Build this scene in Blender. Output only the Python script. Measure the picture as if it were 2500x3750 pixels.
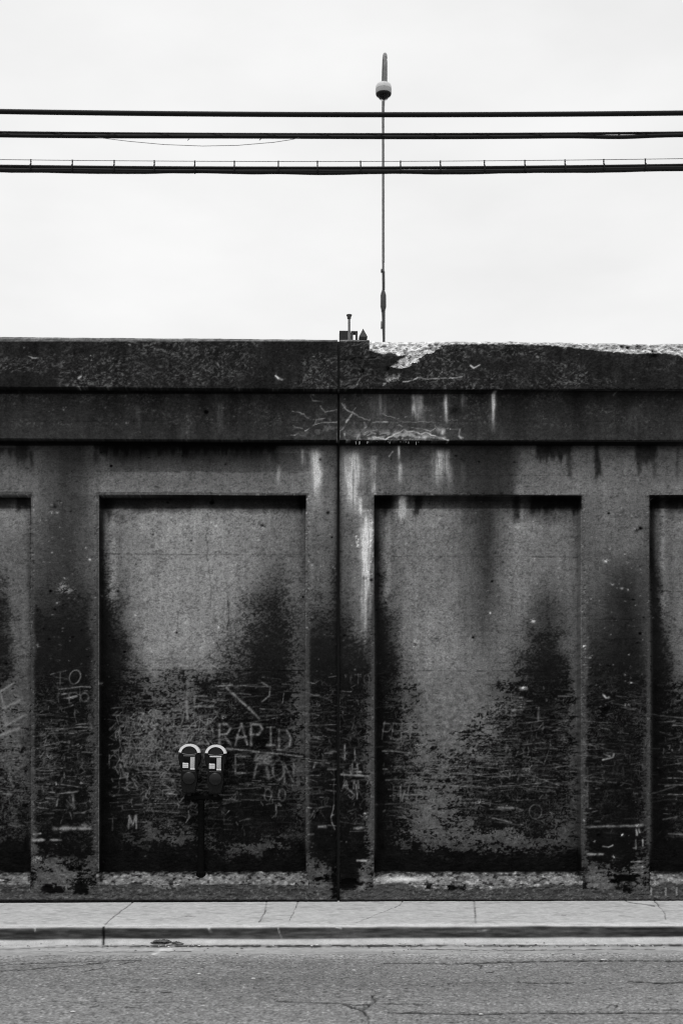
import bpy, bmesh, math, random
import numpy as np

# ------------------------------------------------------------------ camera, sky, sun, exposure
sc = bpy.context.scene
for o in list(bpy.data.objects): bpy.data.objects.remove(o, do_unlink=True)
COL = sc.collection
TH = math.radians(1.46)
CAM = (-0.285, -11.2, 1.6)
F, HZ = 4480.0, 2712.0                     # focal length and horizon line in units of 1/2500 of the picture width
cd = bpy.data.cameras.new("camera"); cam = bpy.data.objects.new("camera", cd); COL.objects.link(cam)
cam.location = CAM; cam.rotation_euler = (math.pi/2, 0, -TH)
cd.sensor_fit = 'HORIZONTAL'; cd.sensor_width = 36; cd.lens = 36*F/2500; cd.shift_y = (HZ-1875)/2500
cd.clip_start = .1; cd.clip_end = 3000
cd.dof.use_dof = True; cd.dof.focus_distance = 11.25; cd.dof.aperture_fstop = 4.0
sc.camera = cam

SUN_EL, SUN_AZ = math.radians(74), math.radians(205)     # overcast: soft sun high behind the camera's left shoulder
w = bpy.data.worlds.new("World"); sc.world = w; w.use_nodes = True
nt = w.node_tree; nt.nodes.clear()
N = nt.nodes.new; L = nt.links.new
out = N('ShaderNodeOutputWorld'); bg = N('ShaderNodeBackground'); sky = N('ShaderNodeTexSky')
sky.sky_type = 'NISHITA'; sky.sun_disc = False; sky.sun_elevation = SUN_EL; sky.sun_rotation = SUN_AZ
sky.air_density = 2; sky.dust_density = 6
bw = N('ShaderNodeRGBToBW'); L(sky.outputs[0], bw.inputs[0])
pw = N('ShaderNodeMath'); pw.operation = 'POWER'; pw.inputs[1].default_value = .06; L(bw.outputs[0], pw.inputs[0])
tc = N('ShaderNodeTexCoord'); mp = N('ShaderNodeMapping'); mp.inputs['Scale'].default_value = (1, 1, 2.6)
L(tc.outputs['Generated'], mp.inputs[0])
nz = N('ShaderNodeTexNoise'); nz.inputs['Scale'].default_value = 4.5; nz.inputs['Detail'].default_value = 6; L(mp.outputs[0], nz.inputs['Vector'])
mr = N('ShaderNodeMapRange'); mr.inputs['From Min'].default_value = .3; mr.inputs['From Max'].default_value = .72
mr.inputs['To Min'].default_value = 7.85; mr.inputs['To Max'].default_value = 8.95; L(nz.outputs['Fac'], mr.inputs['Value'])
ml = N('ShaderNodeMath'); ml.operation = 'MULTIPLY'; L(pw.outputs[0], ml.inputs[0]); L(mr.outputs[0], ml.inputs[1])
L(ml.outputs[0], bg.inputs['Color']); bg.inputs['Strength'].default_value = .1
L(bg.outputs[0], out.inputs[0])
sd = bpy.data.lights.new("sun", 'SUN'); sd.energy = 1.35; sd.angle = math.radians(14); sd.color = (1, 1, 1)
so = bpy.data.objects.new("sun", sd); COL.objects.link(so)
so.rotation_euler = (math.radians(16), 0, math.radians(-25))
sc.view_settings.view_transform = 'Standard'; sc.view_settings.look = 'None'
sc.cycles.filter_width = 1.1
sc.view_settings.exposure = 0; sc.view_settings.gamma = 1

# ------------------------------------------------------------------ helpers
cT, sT = math.cos(TH), math.sin(TH)
def at(u, v, Y):
    """point of the vertical plane y=Y that lies at picture position u,v"""
    a = (u-1250)/F; b = (HZ-v)/F
    dx, dy, dz = cT*a+sT, cT-sT*a, b
    t = (Y-CAM[1])/dy
    return (CAM[0]+dx*t, Y, CAM[2]+dz*t)
def at_ground(u, v, z=0.0):
    a = (u-1250)/F; b = (HZ-v)/F
    t = (z-CAM[2])/b
    return (CAM[0]+(cT*a+sT)*t, CAM[1]+(cT-sT*a)*t, z)
def proj(x, y, z):
    dx, dy, dz = x-CAM[0], y-CAM[1], z-CAM[2]
    dep = dx*sT+dy*cT; rt = dx*cT-dy*sT
    return 1250+F*rt/dep, HZ-F*dz/dep
def lin(t):
    t = np.clip(np.asarray(t, dtype=np.float64)/255, 0, 1)
    return np.where(t <= .04045, t/12.92, ((t+.055)/1.055)**2.4)
TAB = np.random.RandomState(7).rand(256, 256).astype(np.float32)
def vn(x, y, s=0):
    x = x+s*17.3; y = y+s*31.7
    xi = np.floor(x).astype(np.int64); yi = np.floor(y).astype(np.int64)
    fx = (x-xi).astype(np.float32); fy = (y-yi).astype(np.float32)
    fx = fx*fx*(3-2*fx); fy = fy*fy*(3-2*fy)
    x0 = xi & 255; x1 = (xi+1) & 255; y0 = yi & 255; y1 = (yi+1) & 255
    return (TAB[y0, x0]*(1-fx)+TAB[y0, x1]*fx)*(1-fy)+(TAB[y1, x0]*(1-fx)+TAB[y1, x1]*fx)*fy
def fbm(x, y, s=0, o=4, g=.5):
    r = 0; a = 1; t = 0
    for k in range(o):
        r = r+a*vn(x*2**k, y*2**k, s+k*5); t += a; a *= g
    return r/t
def uni(n):                       # spread a noise to roughly 0..1
    m, sd_ = float(n.mean()), float(n.std())
    return 1/(1+np.exp(-1.7*(n-m)/sd_))
def ss(a, b, x):
    t = np.clip((x-a)/(b-a), 0, 1); return t*t*(3-2*t)
def mix(a, b, t): return a+(b-a)*t

def setprops(o, label=None, cat=None, group=None, kind=None):
    if label: o['label'] = label
    if cat: o['category'] = cat
    if group: o['group'] = group
    if kind: o['kind'] = kind
    return o
def empty(name, loc, label, cat, group=None):
    o = bpy.data.objects.new(name, None); COL.objects.link(o); o.location = loc
    o.empty_display_size = .2
    return setprops(o, label, cat, group)
def mesh_np(name, verts, quads, mat, parent=None, tone=None, smooth=False):
    me = bpy.data.meshes.new(name)
    n, q = len(verts), len(quads)
    me.vertices.add(n); me.vertices.foreach_set('co', np.asarray(verts, dtype=np.float32).ravel())
    me.loops.add(q*4); me.loops.foreach_set('vertex_index', np.asarray(quads, dtype=np.int32).ravel())
    me.polygons.add(q); me.polygons.foreach_set('loop_start', np.arange(0, q*4, 4, dtype=np.int32))
    me.polygons.foreach_set('loop_total', np.full(q, 4, dtype=np.int32))
    me.update(calc_edges=True)
    me.polygons.foreach_set('use_smooth', np.full(q, smooth))
    if tone is not None:
        a = me.attributes.new('tone', 'FLOAT', 'POINT'); a.data.foreach_set('value', np.asarray(tone, dtype=np.float32).ravel())
    me.materials.append(mat)
    o = bpy.data.objects.new(name, me); COL.objects.link(o)
    if parent: o.parent = parent
    return o
def bm_obj(name, bm, mat, parent=None, smooth=False):
    bmesh.ops.recalc_face_normals(bm, faces=bm.faces)
    me = bpy.data.meshes.new(name); bm.to_mesh(me); bm.free()
    for p in me.polygons: p.use_smooth = smooth
    if smooth:
        try: me.set_sharp_from_angle(angle=math.radians(38))
        except Exception: pass
    me.materials.append(mat)
    o = bpy.data.objects.new(name, me); COL.objects.link(o)
    if parent: o.parent = parent
    return o
def bx(bm, x0, x1, y0, y1, z0, z1, bev=0):
    r = bmesh.ops.create_cube(bm, size=1)
    for v in r['verts']:
        v.co = ((x0+x1)/2+v.co.x*(x1-x0), (y0+y1)/2+v.co.y*(y1-y0), (z0+z1)/2+v.co.z*(z1-z0))
    if bev:
        es = list({e for v in r['verts'] for e in v.link_edges})
        bmesh.ops.bevel(bm, geom=es, offset=bev, segments=3, affect='EDGES', profile=.5)
def lathe(bm, prof, cx=0, cy=0, n=28, sx=1, sy=1):
    rings = []
    for r, z in prof:
        rings.append([bm.verts.new((cx+sx*r*math.cos(2*math.pi*k/n), cy+sy*r*math.sin(2*math.pi*k/n), z)) for k in range(n)])
    for a, b in zip(rings, rings[1:]):
        for k in range(n): bm.faces.new((a[k], a[(k+1) % n], b[(k+1) % n], b[k]))
    bm.faces.new(rings[0]); bm.faces.new(rings[-1])
def tube(bm, pts, rad, n=10):
    from mathutils import Vector
    P = [Vector(p) for p in pts]; rings = []
    R = rad if isinstance(rad, (list, tuple)) else [rad]*len(P)
    for i, p in enumerate(P):
        t = (P[min(i+1, len(P)-1)]-P[max(i-1, 0)]).normalized()
        up = Vector((0, 0, 1)) if abs(t.z) < .9 else Vector((1, 0, 0))
        a = t.cross(up).normalized(); b = a.cross(t).normalized()
        rings.append([bm.verts.new(p+(a*math.cos(2*math.pi*k/n)+b*math.sin(2*math.pi*k/n))*R[i]) for k in range(n)])
    for a, b in zip(rings, rings[1:]):
        for k in range(n): bm.faces.new((a[k], a[(k+1) % n], b[(k+1) % n], b[k]))
    bm.faces.new(rings[0]); bm.faces.new(rings[-1])

def mat(name, val=None, rough=.85, grain=.3, gs=110, bump=.25, attr=False, metal=0, gs2=18, g2=.12, stretch=(1, 1, 1), spec=.35):
    m = bpy.data.materials.new(name); m.use_nodes = True
    t = m.node_tree; n = t.nodes; b = n['Principled BSDF']
    b.inputs['Roughness'].default_value = rough; b.inputs['Metallic'].default_value = metal
    b.inputs['Specular IOR Level'].default_value = spec
    c = n.new('ShaderNodeTexCoord'); mpn = n.new('ShaderNodeMapping'); mpn.inputs['Scale'].default_value = stretch
    t.links.new(c.outputs['Object'], mpn.inputs[0])
    a = n.new('ShaderNodeTexNoise'); a.inputs['Scale'].default_value = gs; a.inputs['Detail'].default_value = 3; a.inputs['Roughness'].default_value = .65
    t.links.new(mpn.outputs[0], a.inputs['Vector'])
    a2 = n.new('ShaderNodeTexNoise'); a2.inputs['Scale'].default_value = gs2; a2.inputs['Detail'].default_value = 5
    t.links.new(mpn.outputs[0], a2.inputs['Vector'])
    def rng(src, amt):
        r = n.new('ShaderNodeMapRange'); r.inputs['From Min'].default_value = .28; r.inputs['From Max'].default_value = .72
        r.inputs['To Min'].default_value = 1-amt; r.inputs['To Max'].default_value = 1+amt
        t.links.new(src.outputs['Fac'], r.inputs['Value']); return r
    r1, r2 = rng(a, grain), rng(a2, g2)
    k = n.new('ShaderNodeMath'); k.operation = 'MULTIPLY'; t.links.new(r1.outputs[0], k.inputs[0]); t.links.new(r2.outputs[0], k.inputs[1])
    k2 = n.new('ShaderNodeMath'); k2.operation = 'MULTIPLY'; t.links.new(k.outputs[0], k2.inputs[0])
    if attr:
        q = n.new('ShaderNodeAttribute'); q.attribute_name = 'tone'; t.links.new(q.outputs['Fac'], k2.inputs[1])
    else: k2.inputs[1].default_value = val
    t.links.new(k2.outputs[0], b.inputs['Base Color'])
    if bump:
        bp = n.new('ShaderNodeBump'); bp.inputs['Strength'].default_value = bump; bp.inputs['Distance'].default_value = .004
        t.links.new(a.outputs['Fac'], bp.inputs['Height']); t.links.new(bp.outputs[0], b.inputs['Normal'])
    return m
M_wall = mat('stained_concrete', attr=True, rough=.92, grain=.30, gs=75, bump=.5, spec=0)
M_side = mat('sidewalk_concrete', attr=True, rough=.9, grain=.13, gs=90, bump=.25, spec=.2)
M_road = mat('worn_asphalt', attr=True, rough=.9, grain=.62, gs=48, bump=.9, spec=.2, gs2=14, g2=.10)
M_black = mat('cable_sheath', .006, rough=.6, grain=.2, gs=40, bump=0, spec=.2)
M_wire = mat('bare_wire', .05, rough=.5, grain=.1, bump=0)
M_steel = mat('galvanised_steel', .17, rough=.6, grain=.35, gs=12, bump=.1, spec=.3)
M_steel_d = mat('weathered_steel', .07, rough=.7, grain=.35, gs=14, bump=.1, spec=.3)
M_lampw = mat('pale_lamp_enamel', .62, rough=.5, grain=.1, gs=20, bump=0)
M_lampm = mat('grey_lamp_enamel', .40, rough=.5, grain=.15, gs=40, bump=0)
M_dark = mat('dark_casting', .02, rough=.6, grain=.3, gs=30, bump=.05)
M_meter = mat('meter_casting', .0055, rough=.55, grain=.3, gs=60, bump=.15, spec=.12)
M_meter_pole = mat('meter_pole_paint', .004, rough=.9, grain=.3, gs=40, bump=.1, spec=.02)
M_refl = mat('reflective_band', .80, rough=.5, grain=.06, gs=60, bump=0)
M_glass = mat('smoked_dome', .016, rough=.35, grain=.1, gs=30, bump=0, spec=.2)
M_screen = mat('meter_display', .002, rough=.3, grain=0, bump=0, spec=.1)
M_stick = mat('paper_sticker', .74, rough=.7, grain=.1, gs=80, bump=0)
M_soil = mat('embankment_soil', .12, rough=1, grain=.4, gs=8, bump=.5)
M_leaf = mat('dry_leaf', .085, rough=.8, grain=.9, gs=26, bump=.1)
M_leaf2 = mat('pale_scrap', .6, rough=.8, grain=.2, gs=30, bump=.1)

# glass bowl of the street lamp: pale diffusing glass
M_bowl = bpy.data.materials.new('diffuser_glass'); M_bowl.use_nodes = True
_b = M_bowl.node_tree.nodes['Principled BSDF']; _b.inputs['Base Color'].default_value = (.75, .75, .75, 1)
_b.inputs['Roughness'].default_value = .25; _b.inputs['Transmission Weight'].default_value = 1; _b.inputs['IOR'].default_value = 1.04

# ------------------------------------------------------------------ the wall's stain map with some painted shade, laid out on the wall face
ST = 2.1; U0, U1, V0, V1 = -100, 2600, 1215, 3340
ug = np.arange(U0, U1, ST, dtype=np.float32); vg = np.arange(V0, V1, ST, dtype=np.float32)
UU, VV = np.meshgrid(ug, vg)
H_, W_ = UU.shape
wu = (fbm(UU/70, VV/90, 1, 4)-.5)*70; wv = (fbm(UU/60, VV/80, 2, 4)-.5)*90      # organic warp
def cg(us, vs, rows, warp=.5, clampu=True):
    us = np.array(us, float); vs = np.array(vs, float); T = np.array(rows, float)
    u = np.clip(UU+wu*warp, us[0], us[-1]); v = np.clip(VV+wv*warp, vs[0], vs[-1])
    i = np.clip(np.searchsorted(us, u, side='right')-1, 0, len(us)-2); j = np.clip(np.searchsorted(vs, v, side='right')-1, 0, len(vs)-2)
    fu = (u-us[i])/(us[i+1]-us[i]); fv = (v-vs[j])/(vs[j+1]-vs[j])
    fu = fu*fu*(3-2*fu)*.5+fu*.5; fv = fv*fv*(3-2*fv)*.5+fv*.5
    return ((T[j, i]*(1-fu)+T[j, i+1]*fu)*(1-fv)+(T[j+1, i]*(1-fu)+T[j+1, i+1]*fu)*fv).astype(np.float32)

Tm = np.full(UU.shape, 80, np.float32)      # smooth concrete tone
S = np.zeros(UU.shape, np.float32)          # soot coverage
Dk = np.full(UU.shape, 20, np.float32)      # tone of the soot
def region(u0, u1, v0, v1): return (UU >= u0) & (UU < u1) & (VV >= v0) & (VV < v1)
def put(mask, T=None, s=None):
    if T is not None: Tm[mask] = T[mask]
    if s is not None: S[mask] = s[mask]

# coping and frieze
m = VV < 1427
colT = 34+10*fbm(UU/60, VV/200, 11, 3)+6*(fbm(UU/14, VV/120, 12, 3)-.5)*2
sp = ss(.45, .74, fbm(UU/9+wu/9, VV/5.5+wv/12, 13, 4, .7))*ss(.30, .70, fbm(UU/150+3, VV/60, 14, 4))
put(m, T=(colT-9)+54*sp+20*(fbm(UU/6, VV/5, 18, 2)-.5))
m = (VV >= 1427) & (VV < 1618)
colT = 34+26*(fbm(UU/55, VV/260, 15, 4)-.45)+12*ss(1440, 1600, VV)+14*ss(1180, 1330, UU)*ss(1900, 1600, UU)
sp = ss(.50, .78, fbm(UU/8+wu/9, VV/6+wv/12, 16, 4, .7))*ss(.4, .65, fbm(UU/110, VV/60, 17, 4))*ss(1590, 1540, VV)
put(m, T=colT+32*sp+14*(fbm(UU/6, VV/5, 19, 2)-.5))
# lintel 1618-1812
us = [-100, 0, 100, 125, 180, 240, 300, 345, 400, 600, 800, 1000, 1050, 1120, 1220, 1260, 1340, 1450, 1560, 1640, 1700, 1800, 1868, 1912, 2100, 2300, 2600]
rT = [[30, 30, 30, 40, 30, 28, 28, 40, 18, 18, 18, 20, 28, 40, 45, 45, 40, 35, 35, 32, 28, 25, 25, 40, 40, 40, 40],
      [62, 62, 45, 62, 48, 40, 38, 60, 28, 32, 34, 40, 70, 80, 72, 78, 70, 58, 60, 55, 42, 38, 42, 82, 84, 80, 78],
      [82, 82, 75, 74, 58, 44, 44, 68, 70, 70, 70, 72, 84, 95, 80, 88, 84, 76, 78, 66, 46, 42, 46, 88, 92, 88, 86],
      [88, 88, 84, 80, 66, 50, 56, 78, 92, 92, 90, 90, 92, 100, 84, 94, 92, 84, 84, 72, 50, 46, 48, 92, 96, 92, 90],
      [90, 90, 86, 82, 70, 52, 62, 84, 96, 96, 94, 92, 94, 100, 84, 96, 94, 86, 86, 74, 52, 48, 50, 94, 98, 94, 90]]
put((VV >= 1618) & (VV < 1812), T=cg(us, [1622, 1655, 1700, 1735, 1800], rT, .35))
m = (VV >= 1660) & (VV < 1727) & (UU > 400) & (UU < 1130); Tm[m] *= .82
# piers
vs = [1800, 1850, 2000, 2100, 2200, 2300, 2400, 2500, 2700, 2900, 3050, 3130, 3160, 3200, 3240, 3275, 3310]
def pier(u0, u1, us, T, s):
    m = (UU >= u0) & (UU < u1) & (VV >= 1812)
    put(m, T=cg(us, vs, T, .4), s=cg(us, vs, s, .5))
pier(112, 360, [115, 140, 190, 250, 310, 345],
     [[85, 80, 70, 52, 62, 80], [84, 78, 66, 50, 62, 78], [76, 70, 58, 50, 62, 72], [70, 62, 55, 50, 58, 66], [60, 52, 46, 44, 50, 60], [55, 40, 36, 34, 36, 58],
      [50, 36, 34, 30, 32, 52], [48, 34, 30, 28, 30, 50], [52, 50, 50, 48, 46, 48], [52, 52, 50, 46, 44, 48], [50, 50, 46, 44, 46, 46], [60, 55, 50, 48, 50, 52], [62, 62, 64, 64, 58, 56],
      [60, 66, 72, 72, 66, 56], [58, 64, 66, 66, 60, 54], [55, 55, 55, 55, 52, 50], [52, 52, 52, 52, 50, 50]],
     [[0, 0, 0, 0, 0, 0]]*3+[[0, 0, .05, .1, .05, 0], [0, .1, .1, .2, .2, 0], [0, .35, .3, .4, .4, .1], [0, .3, .4, .5, .6, .1], [.1, .6, .7, .8, .8, .15], [.15, .7, .7, .85, .85, .2], [.15, .75, .8, .85, .8, .2],
      [.2, .8, .85, .85, .75, .2], [.3, .7, .75, .8, .75, .35], [.3, .4, .35, .35, .5, .4], [.4, .15, .1, .12, .4, .5], [.4, .1, .1, .15, .4, .5], [.2, .5, .6, .5, .5, .3], [.1]*6])
pier(1112, 1238, [1120, 1140, 1170, 1205, 1235],
     [[100, 104, 104, 90, 80], [98, 98, 98, 86, 76], [82, 84, 82, 78, 66], [80, 80, 76, 74, 60], [72, 74, 74, 72, 56], [62, 52, 50, 48, 40], [60, 40, 38, 36, 30], [58, 36, 34, 32, 26], [54, 42, 42, 40, 34], [50, 42, 42, 40, 30], [50, 42, 42, 40, 30],
      [54, 46, 44, 40, 32], [58, 56, 54, 44, 34], [62, 62, 60, 56, 46], [62, 62, 62, 60, 50], [52, 52, 52, 52, 46], [50]*5],
     [[0]*5]*3+[[0, .03, .05, .05, .2], [0, .05, .1, .1, .2], [.05, .25, .3, .35, .4], [.05, .5, .5, .5, .5], [.05, .7, .75, .75, .8], [.1, .8, .85, .85, .9], [.15, .85, .9, .9, .9], [.2, .85, .9, .95, .95],
      [.3, .7, .85, .95, .95], [.3, .4, .6, .8, .9], [.1, .1, .15, .35, .5], [.1, .1, .1, .2, .4], [.3, .3, .3, .3, .3], [.1]*5])
pier(1238, 1368, [1242, 1270, 1300, 1330, 1358],
     [[80, 92, 98, 96, 90], [70, 88, 92, 92, 84], [56, 78, 84, 88, 74], [54, 72, 80, 84, 70], [52, 66, 80, 86, 62], [48, 62, 82, 84, 58], [45, 58, 62, 62, 56], [44, 52, 54, 52, 56], [46, 56, 58, 56, 60], [44, 50, 52, 50, 60], [42, 46, 50, 50, 58],
      [40, 40, 44, 50, 58], [38, 38, 40, 66, 66], [40, 36, 42, 80, 66], [46, 44, 48, 84, 60], [52, 60, 66, 66, 56], [54]*5],
     [[0]*5]*3+[[.1, 0, 0, 0, 0], [.1, .05, 0, 0, .05], [.3, .25, .02, 0, .15], [.5, .6, .5, .4, .2], [.7, .85, .85, .8, .3], [.8, .85, .85, .8, .12], [.85, .88, .88, .88, .1], [.9, .95, .95, .95, .15],
      [.85, 1, 1, .95, .2], [.7, 1, 1, .3, .3], [.6, 1, .95, .05, .3], [.5, .9, .8, .05, .3], [.2, .2, .15, .1, .2], [.1]*5])
pier(2130, 2380, [2138, 2160, 2200, 2250, 2300, 2340, 2368],
     [[90, 92, 92, 92, 92, 90, 84], [86, 88, 88, 88, 90, 88, 80], [78, 80, 80, 82, 82, 80, 72], [76, 72, 72, 60, 58, 62, 64], [72, 62, 58, 46, 42, 48, 56], [66, 50, 46, 40, 38, 40, 50], [62, 38, 34, 32, 32, 34, 46], [58, 34, 31, 30, 30, 32, 44],
      [54, 38, 38, 38, 38, 36, 40], [52, 38, 38, 38, 36, 34, 38], [50, 38, 38, 36, 36, 36, 42], [50, 42, 40, 36, 36, 44, 48], [50, 56, 56, 44, 44, 60, 56], [50, 72, 72, 66, 60, 64, 60], [50, 70, 70, 64, 58, 62, 60], [50, 52, 54, 52, 50, 54, 54], [52]*7],
     [[0]*7]*4+[[0, 0, 0, .03, .05, 0, 0], [0, .05, .05, .08, .1, .05, 0], [0, .15, .15, .25, .3, .15, .05], [0, .35, .4, .55, .6, .35, .1], [.1, .75, .8, .85, .85, .7, .2], [.1, .8, .85, .88, .9, .85, .3], [.1, .85, .88, .9, .92, .8, .3],
      [.2, .8, .85, .95, .95, .6, .3], [.4, .4, .5, .7, .8, .4, .3], [.6, .1, .15, .35, .6, .2, .3], [.6, .1, .1, .3, .7, .2, .3], [.3, .3, .3, .4, .4, .3, .3], [.1]*7])
# panels: dark top rows and left columns hold stain plus painted recess shade
us1 = [362, 385, 420, 480, 560, 650, 750, 850, 950, 1020, 1080, 1122]
v1 = [1815, 1850, 1880, 1930, 2030, 2150, 2250, 2350, 2450, 2470, 2550, 2650, 2750, 2850, 2950, 3030, 3070, 3110, 3150, 3195]
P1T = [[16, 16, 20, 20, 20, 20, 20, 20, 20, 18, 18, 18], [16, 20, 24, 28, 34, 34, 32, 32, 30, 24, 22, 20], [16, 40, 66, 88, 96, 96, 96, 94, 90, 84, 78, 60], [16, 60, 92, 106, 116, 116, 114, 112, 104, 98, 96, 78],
       [16, 62, 98, 110, 114, 116, 116, 112, 106, 98, 94, 80], [16, 50, 88, 108, 114, 116, 116, 112, 102, 90, 92, 78], [16, 34, 74, 102, 112, 114, 112, 106, 90, 76, 84, 74], [16, 28, 60, 96, 110, 112, 110, 98, 74, 66, 78, 72], [16, 24, 44, 88, 104, 106, 102, 86, 64, 60, 74, 70],
       [16, 22, 40, 78, 92, 96, 92, 78, 62, 60, 72, 68], [16, 22, 32, 60, 78, 84, 82, 70, 64, 62, 70, 66], [16, 20, 28, 50, 64, 74, 74, 70, 64, 62, 66, 62], [16, 20, 28, 46, 60, 70, 70, 66, 62, 60, 60, 58], [16, 20, 28, 44, 56, 62, 62, 60, 60, 58, 56, 54],
       [16, 20, 28, 40, 50, 54, 54, 50, 46, 46, 48, 48], [14, 18, 30, 44, 56, 58, 54, 48, 46, 46, 46, 44], [14, 16, 28, 44, 54, 56, 52, 50, 48, 46, 44, 40], [12, 14, 20, 32, 38, 44, 46, 52, 52, 46, 36, 32], [12, 12, 16, 24, 30, 34, 36, 38, 38, 30, 26, 24], [12, 12, 14, 20, 24, 26, 28, 26, 24, 22, 20, 20]]
P1S = [[0]*12]*4+[[.5, .2]+[0]*10, [.6, .4, .05, 0, 0, 0, 0, 0, .05, .1, .05, 0], [.7, .55, .25, 0, 0, 0, 0, .03, .25, .4, .1, .02], [.8, .7, .4, .02, 0, 0, 0, .12, .45, .62, .15, .05], [.9, .85, .6, .12, .02, .02, .05, .3, .7, .75, .2, .05],
       [.9, .88, .7, .25, .15, .15, .22, .45, .75, .75, .22, .05], [.95, .92, .85, .55, .3, .32, .58, .74, .86, .78, .3, .06], [1, .95, .9, .72, .55, .58, .7, .78, .82, .78, .45, .1], [1, .97, .92, .76, .6, .6, .66, .74, .8, .74, .5, .15], [1, 1, .95, .8, .66, .68, .74, .8, .84, .78, .6, .25],
       [1, 1, .97, .92, .85, .82, .88, .95, .96, .95, .8, .4], [1, 1, .9, .7, .5, .62, .78, .9, .97, .9, .85, .5], [1, 1, .85, .45, .3, .4, .6, .72, .7, .6, .7, .6], [1, 1, .97, .85, .8, .7, .6, .4, .25, .35, .85, .8], [1, 1, 1, .98, .97, .95, .95, .88, .85, .97, 1, 1], [1]*12]
m = (UU >= 362) & (UU < 1122) & (VV >= 1812); put(m, T=cg(us1, v1, P1T, .4), s=cg(us1, v1, P1S, .8))
us2 = [1368, 1395, 1430, 1480, 1560, 1650, 1720, 1780, 1840, 1900, 1960, 2010, 2060, 2100, 2130]
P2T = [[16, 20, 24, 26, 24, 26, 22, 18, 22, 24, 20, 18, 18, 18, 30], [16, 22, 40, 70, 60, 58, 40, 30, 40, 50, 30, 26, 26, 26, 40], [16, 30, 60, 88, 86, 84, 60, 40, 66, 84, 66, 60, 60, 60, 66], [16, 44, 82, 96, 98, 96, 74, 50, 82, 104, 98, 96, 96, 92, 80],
       [16, 46, 86, 98, 100, 98, 76, 56, 88, 104, 102, 98, 98, 94, 80], [16, 42, 84, 96, 102, 100, 78, 60, 90, 100, 98, 92, 92, 92, 80], [16, 36, 76, 92, 102, 100, 80, 66, 86, 94, 88, 78, 82, 88, 78], [16, 28, 62, 90, 104, 102, 88, 76, 84, 86, 68, 66, 76, 84, 76], [14, 26, 52, 86, 102, 102, 94, 84, 84, 74, 60, 58, 70, 78, 74],
       [14, 26, 50, 84, 98, 98, 94, 86, 84, 72, 60, 58, 68, 76, 72], [14, 26, 44, 72, 90, 94, 92, 86, 78, 68, 60, 58, 64, 70, 68], [14, 24, 42, 62, 80, 86, 84, 78, 70, 62, 60, 58, 60, 64, 62], [14, 24, 42, 60, 72, 78, 74, 70, 66, 62, 58, 56, 56, 58, 56], [14, 22, 40, 58, 72, 74, 68, 66, 62, 60, 56, 54, 52, 54, 52],
       [14, 20, 36, 56, 74, 70, 64, 58, 56, 54, 52, 50, 52, 52, 50], [14, 18, 34, 60, 74, 72, 68, 62, 60, 56, 50, 56, 58, 52, 48], [12, 16, 34, 54, 66, 68, 66, 66, 66, 62, 56, 54, 54, 50, 46], [12, 14, 24, 44, 54, 56, 56, 56, 56, 54, 50, 44, 42, 38, 34], [12, 12, 16, 28, 40, 42, 40, 40, 38, 36, 34, 30, 26, 22, 22], [12, 12, 14, 20, 26, 28, 28, 26, 24, 22, 20, 20, 18, 18, 18]]
P2S = [[0]*15]*4+[[.5, .1]+[0]*13, [.6, .25]+[0]*13, [.7, .4, .1]+[0]*8+[.1, .03, 0, 0], [.8, .6, .25, .02]+[0]*5+[.05, .35, .4, .12, .02, 0], [.9, .82, .4, .08, 0, 0, 0, 0, .02, .28, .66, .74, .4, .05, .02],
       [.95, .85, .5, .1, 0, 0, 0, 0, .03, .36, .7, .78, .45, .08, .02], [1, .9, .7, .3, .02, 0, 0, .06, .32, .7, .84, .84, .62, .15, .03], [1, .95, .8, .5, .1, .02, .2, .42, .68, .82, .86, .82, .72, .25, .05], [1, .95, .82, .64, .3, .22, .5, .62, .74, .82, .84, .8, .74, .36, .08], [1, .97, .84, .7, .35, .42, .66, .72, .74, .8, .84, .82, .74, .4, .1],
       [1, .98, .85, .66, .25, .42, .72, .84, .84, .84, .84, .85, .72, .35, .12], [1, 1, .84, .42, .2, .3, .5, .8, .82, .5, .8, .5, .3, .15, .12], [1, 1, .75, .45, .3, .2, .15, .1, .12, .25, .45, .35, .2, .2, .2], [1, 1, .95, .72, .5, .5, .42, .45, .4, .45, .6, .6, .6, .6, .5], [1, 1, 1, .96, .84, .8, .84, .84, .85, .88, .92, .95, .98, 1, 1], [1]*15]
m = (UU >= 1368) & (UU < 2130) & (VV >= 1812); put(m, T=cg(us2, v1, P2T, .4), s=cg(us2, v1, P2S, .8))
us0 = [-100, -40, 20, 60, 100, 114]
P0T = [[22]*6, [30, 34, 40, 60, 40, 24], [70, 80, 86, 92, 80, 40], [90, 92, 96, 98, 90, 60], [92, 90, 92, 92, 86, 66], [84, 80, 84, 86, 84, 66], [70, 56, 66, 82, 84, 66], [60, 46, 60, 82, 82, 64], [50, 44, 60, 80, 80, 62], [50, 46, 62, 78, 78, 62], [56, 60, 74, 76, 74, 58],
       [56, 66, 74, 72, 66, 52], [52, 60, 68, 64, 56, 46], [50, 58, 64, 60, 52, 42], [40, 44, 50, 46, 42, 34], [36, 44, 48, 44, 36, 28], [36, 40, 42, 38, 28, 22], [20, 24, 26, 24, 18, 16], [16]*6, [14]*6]
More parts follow.
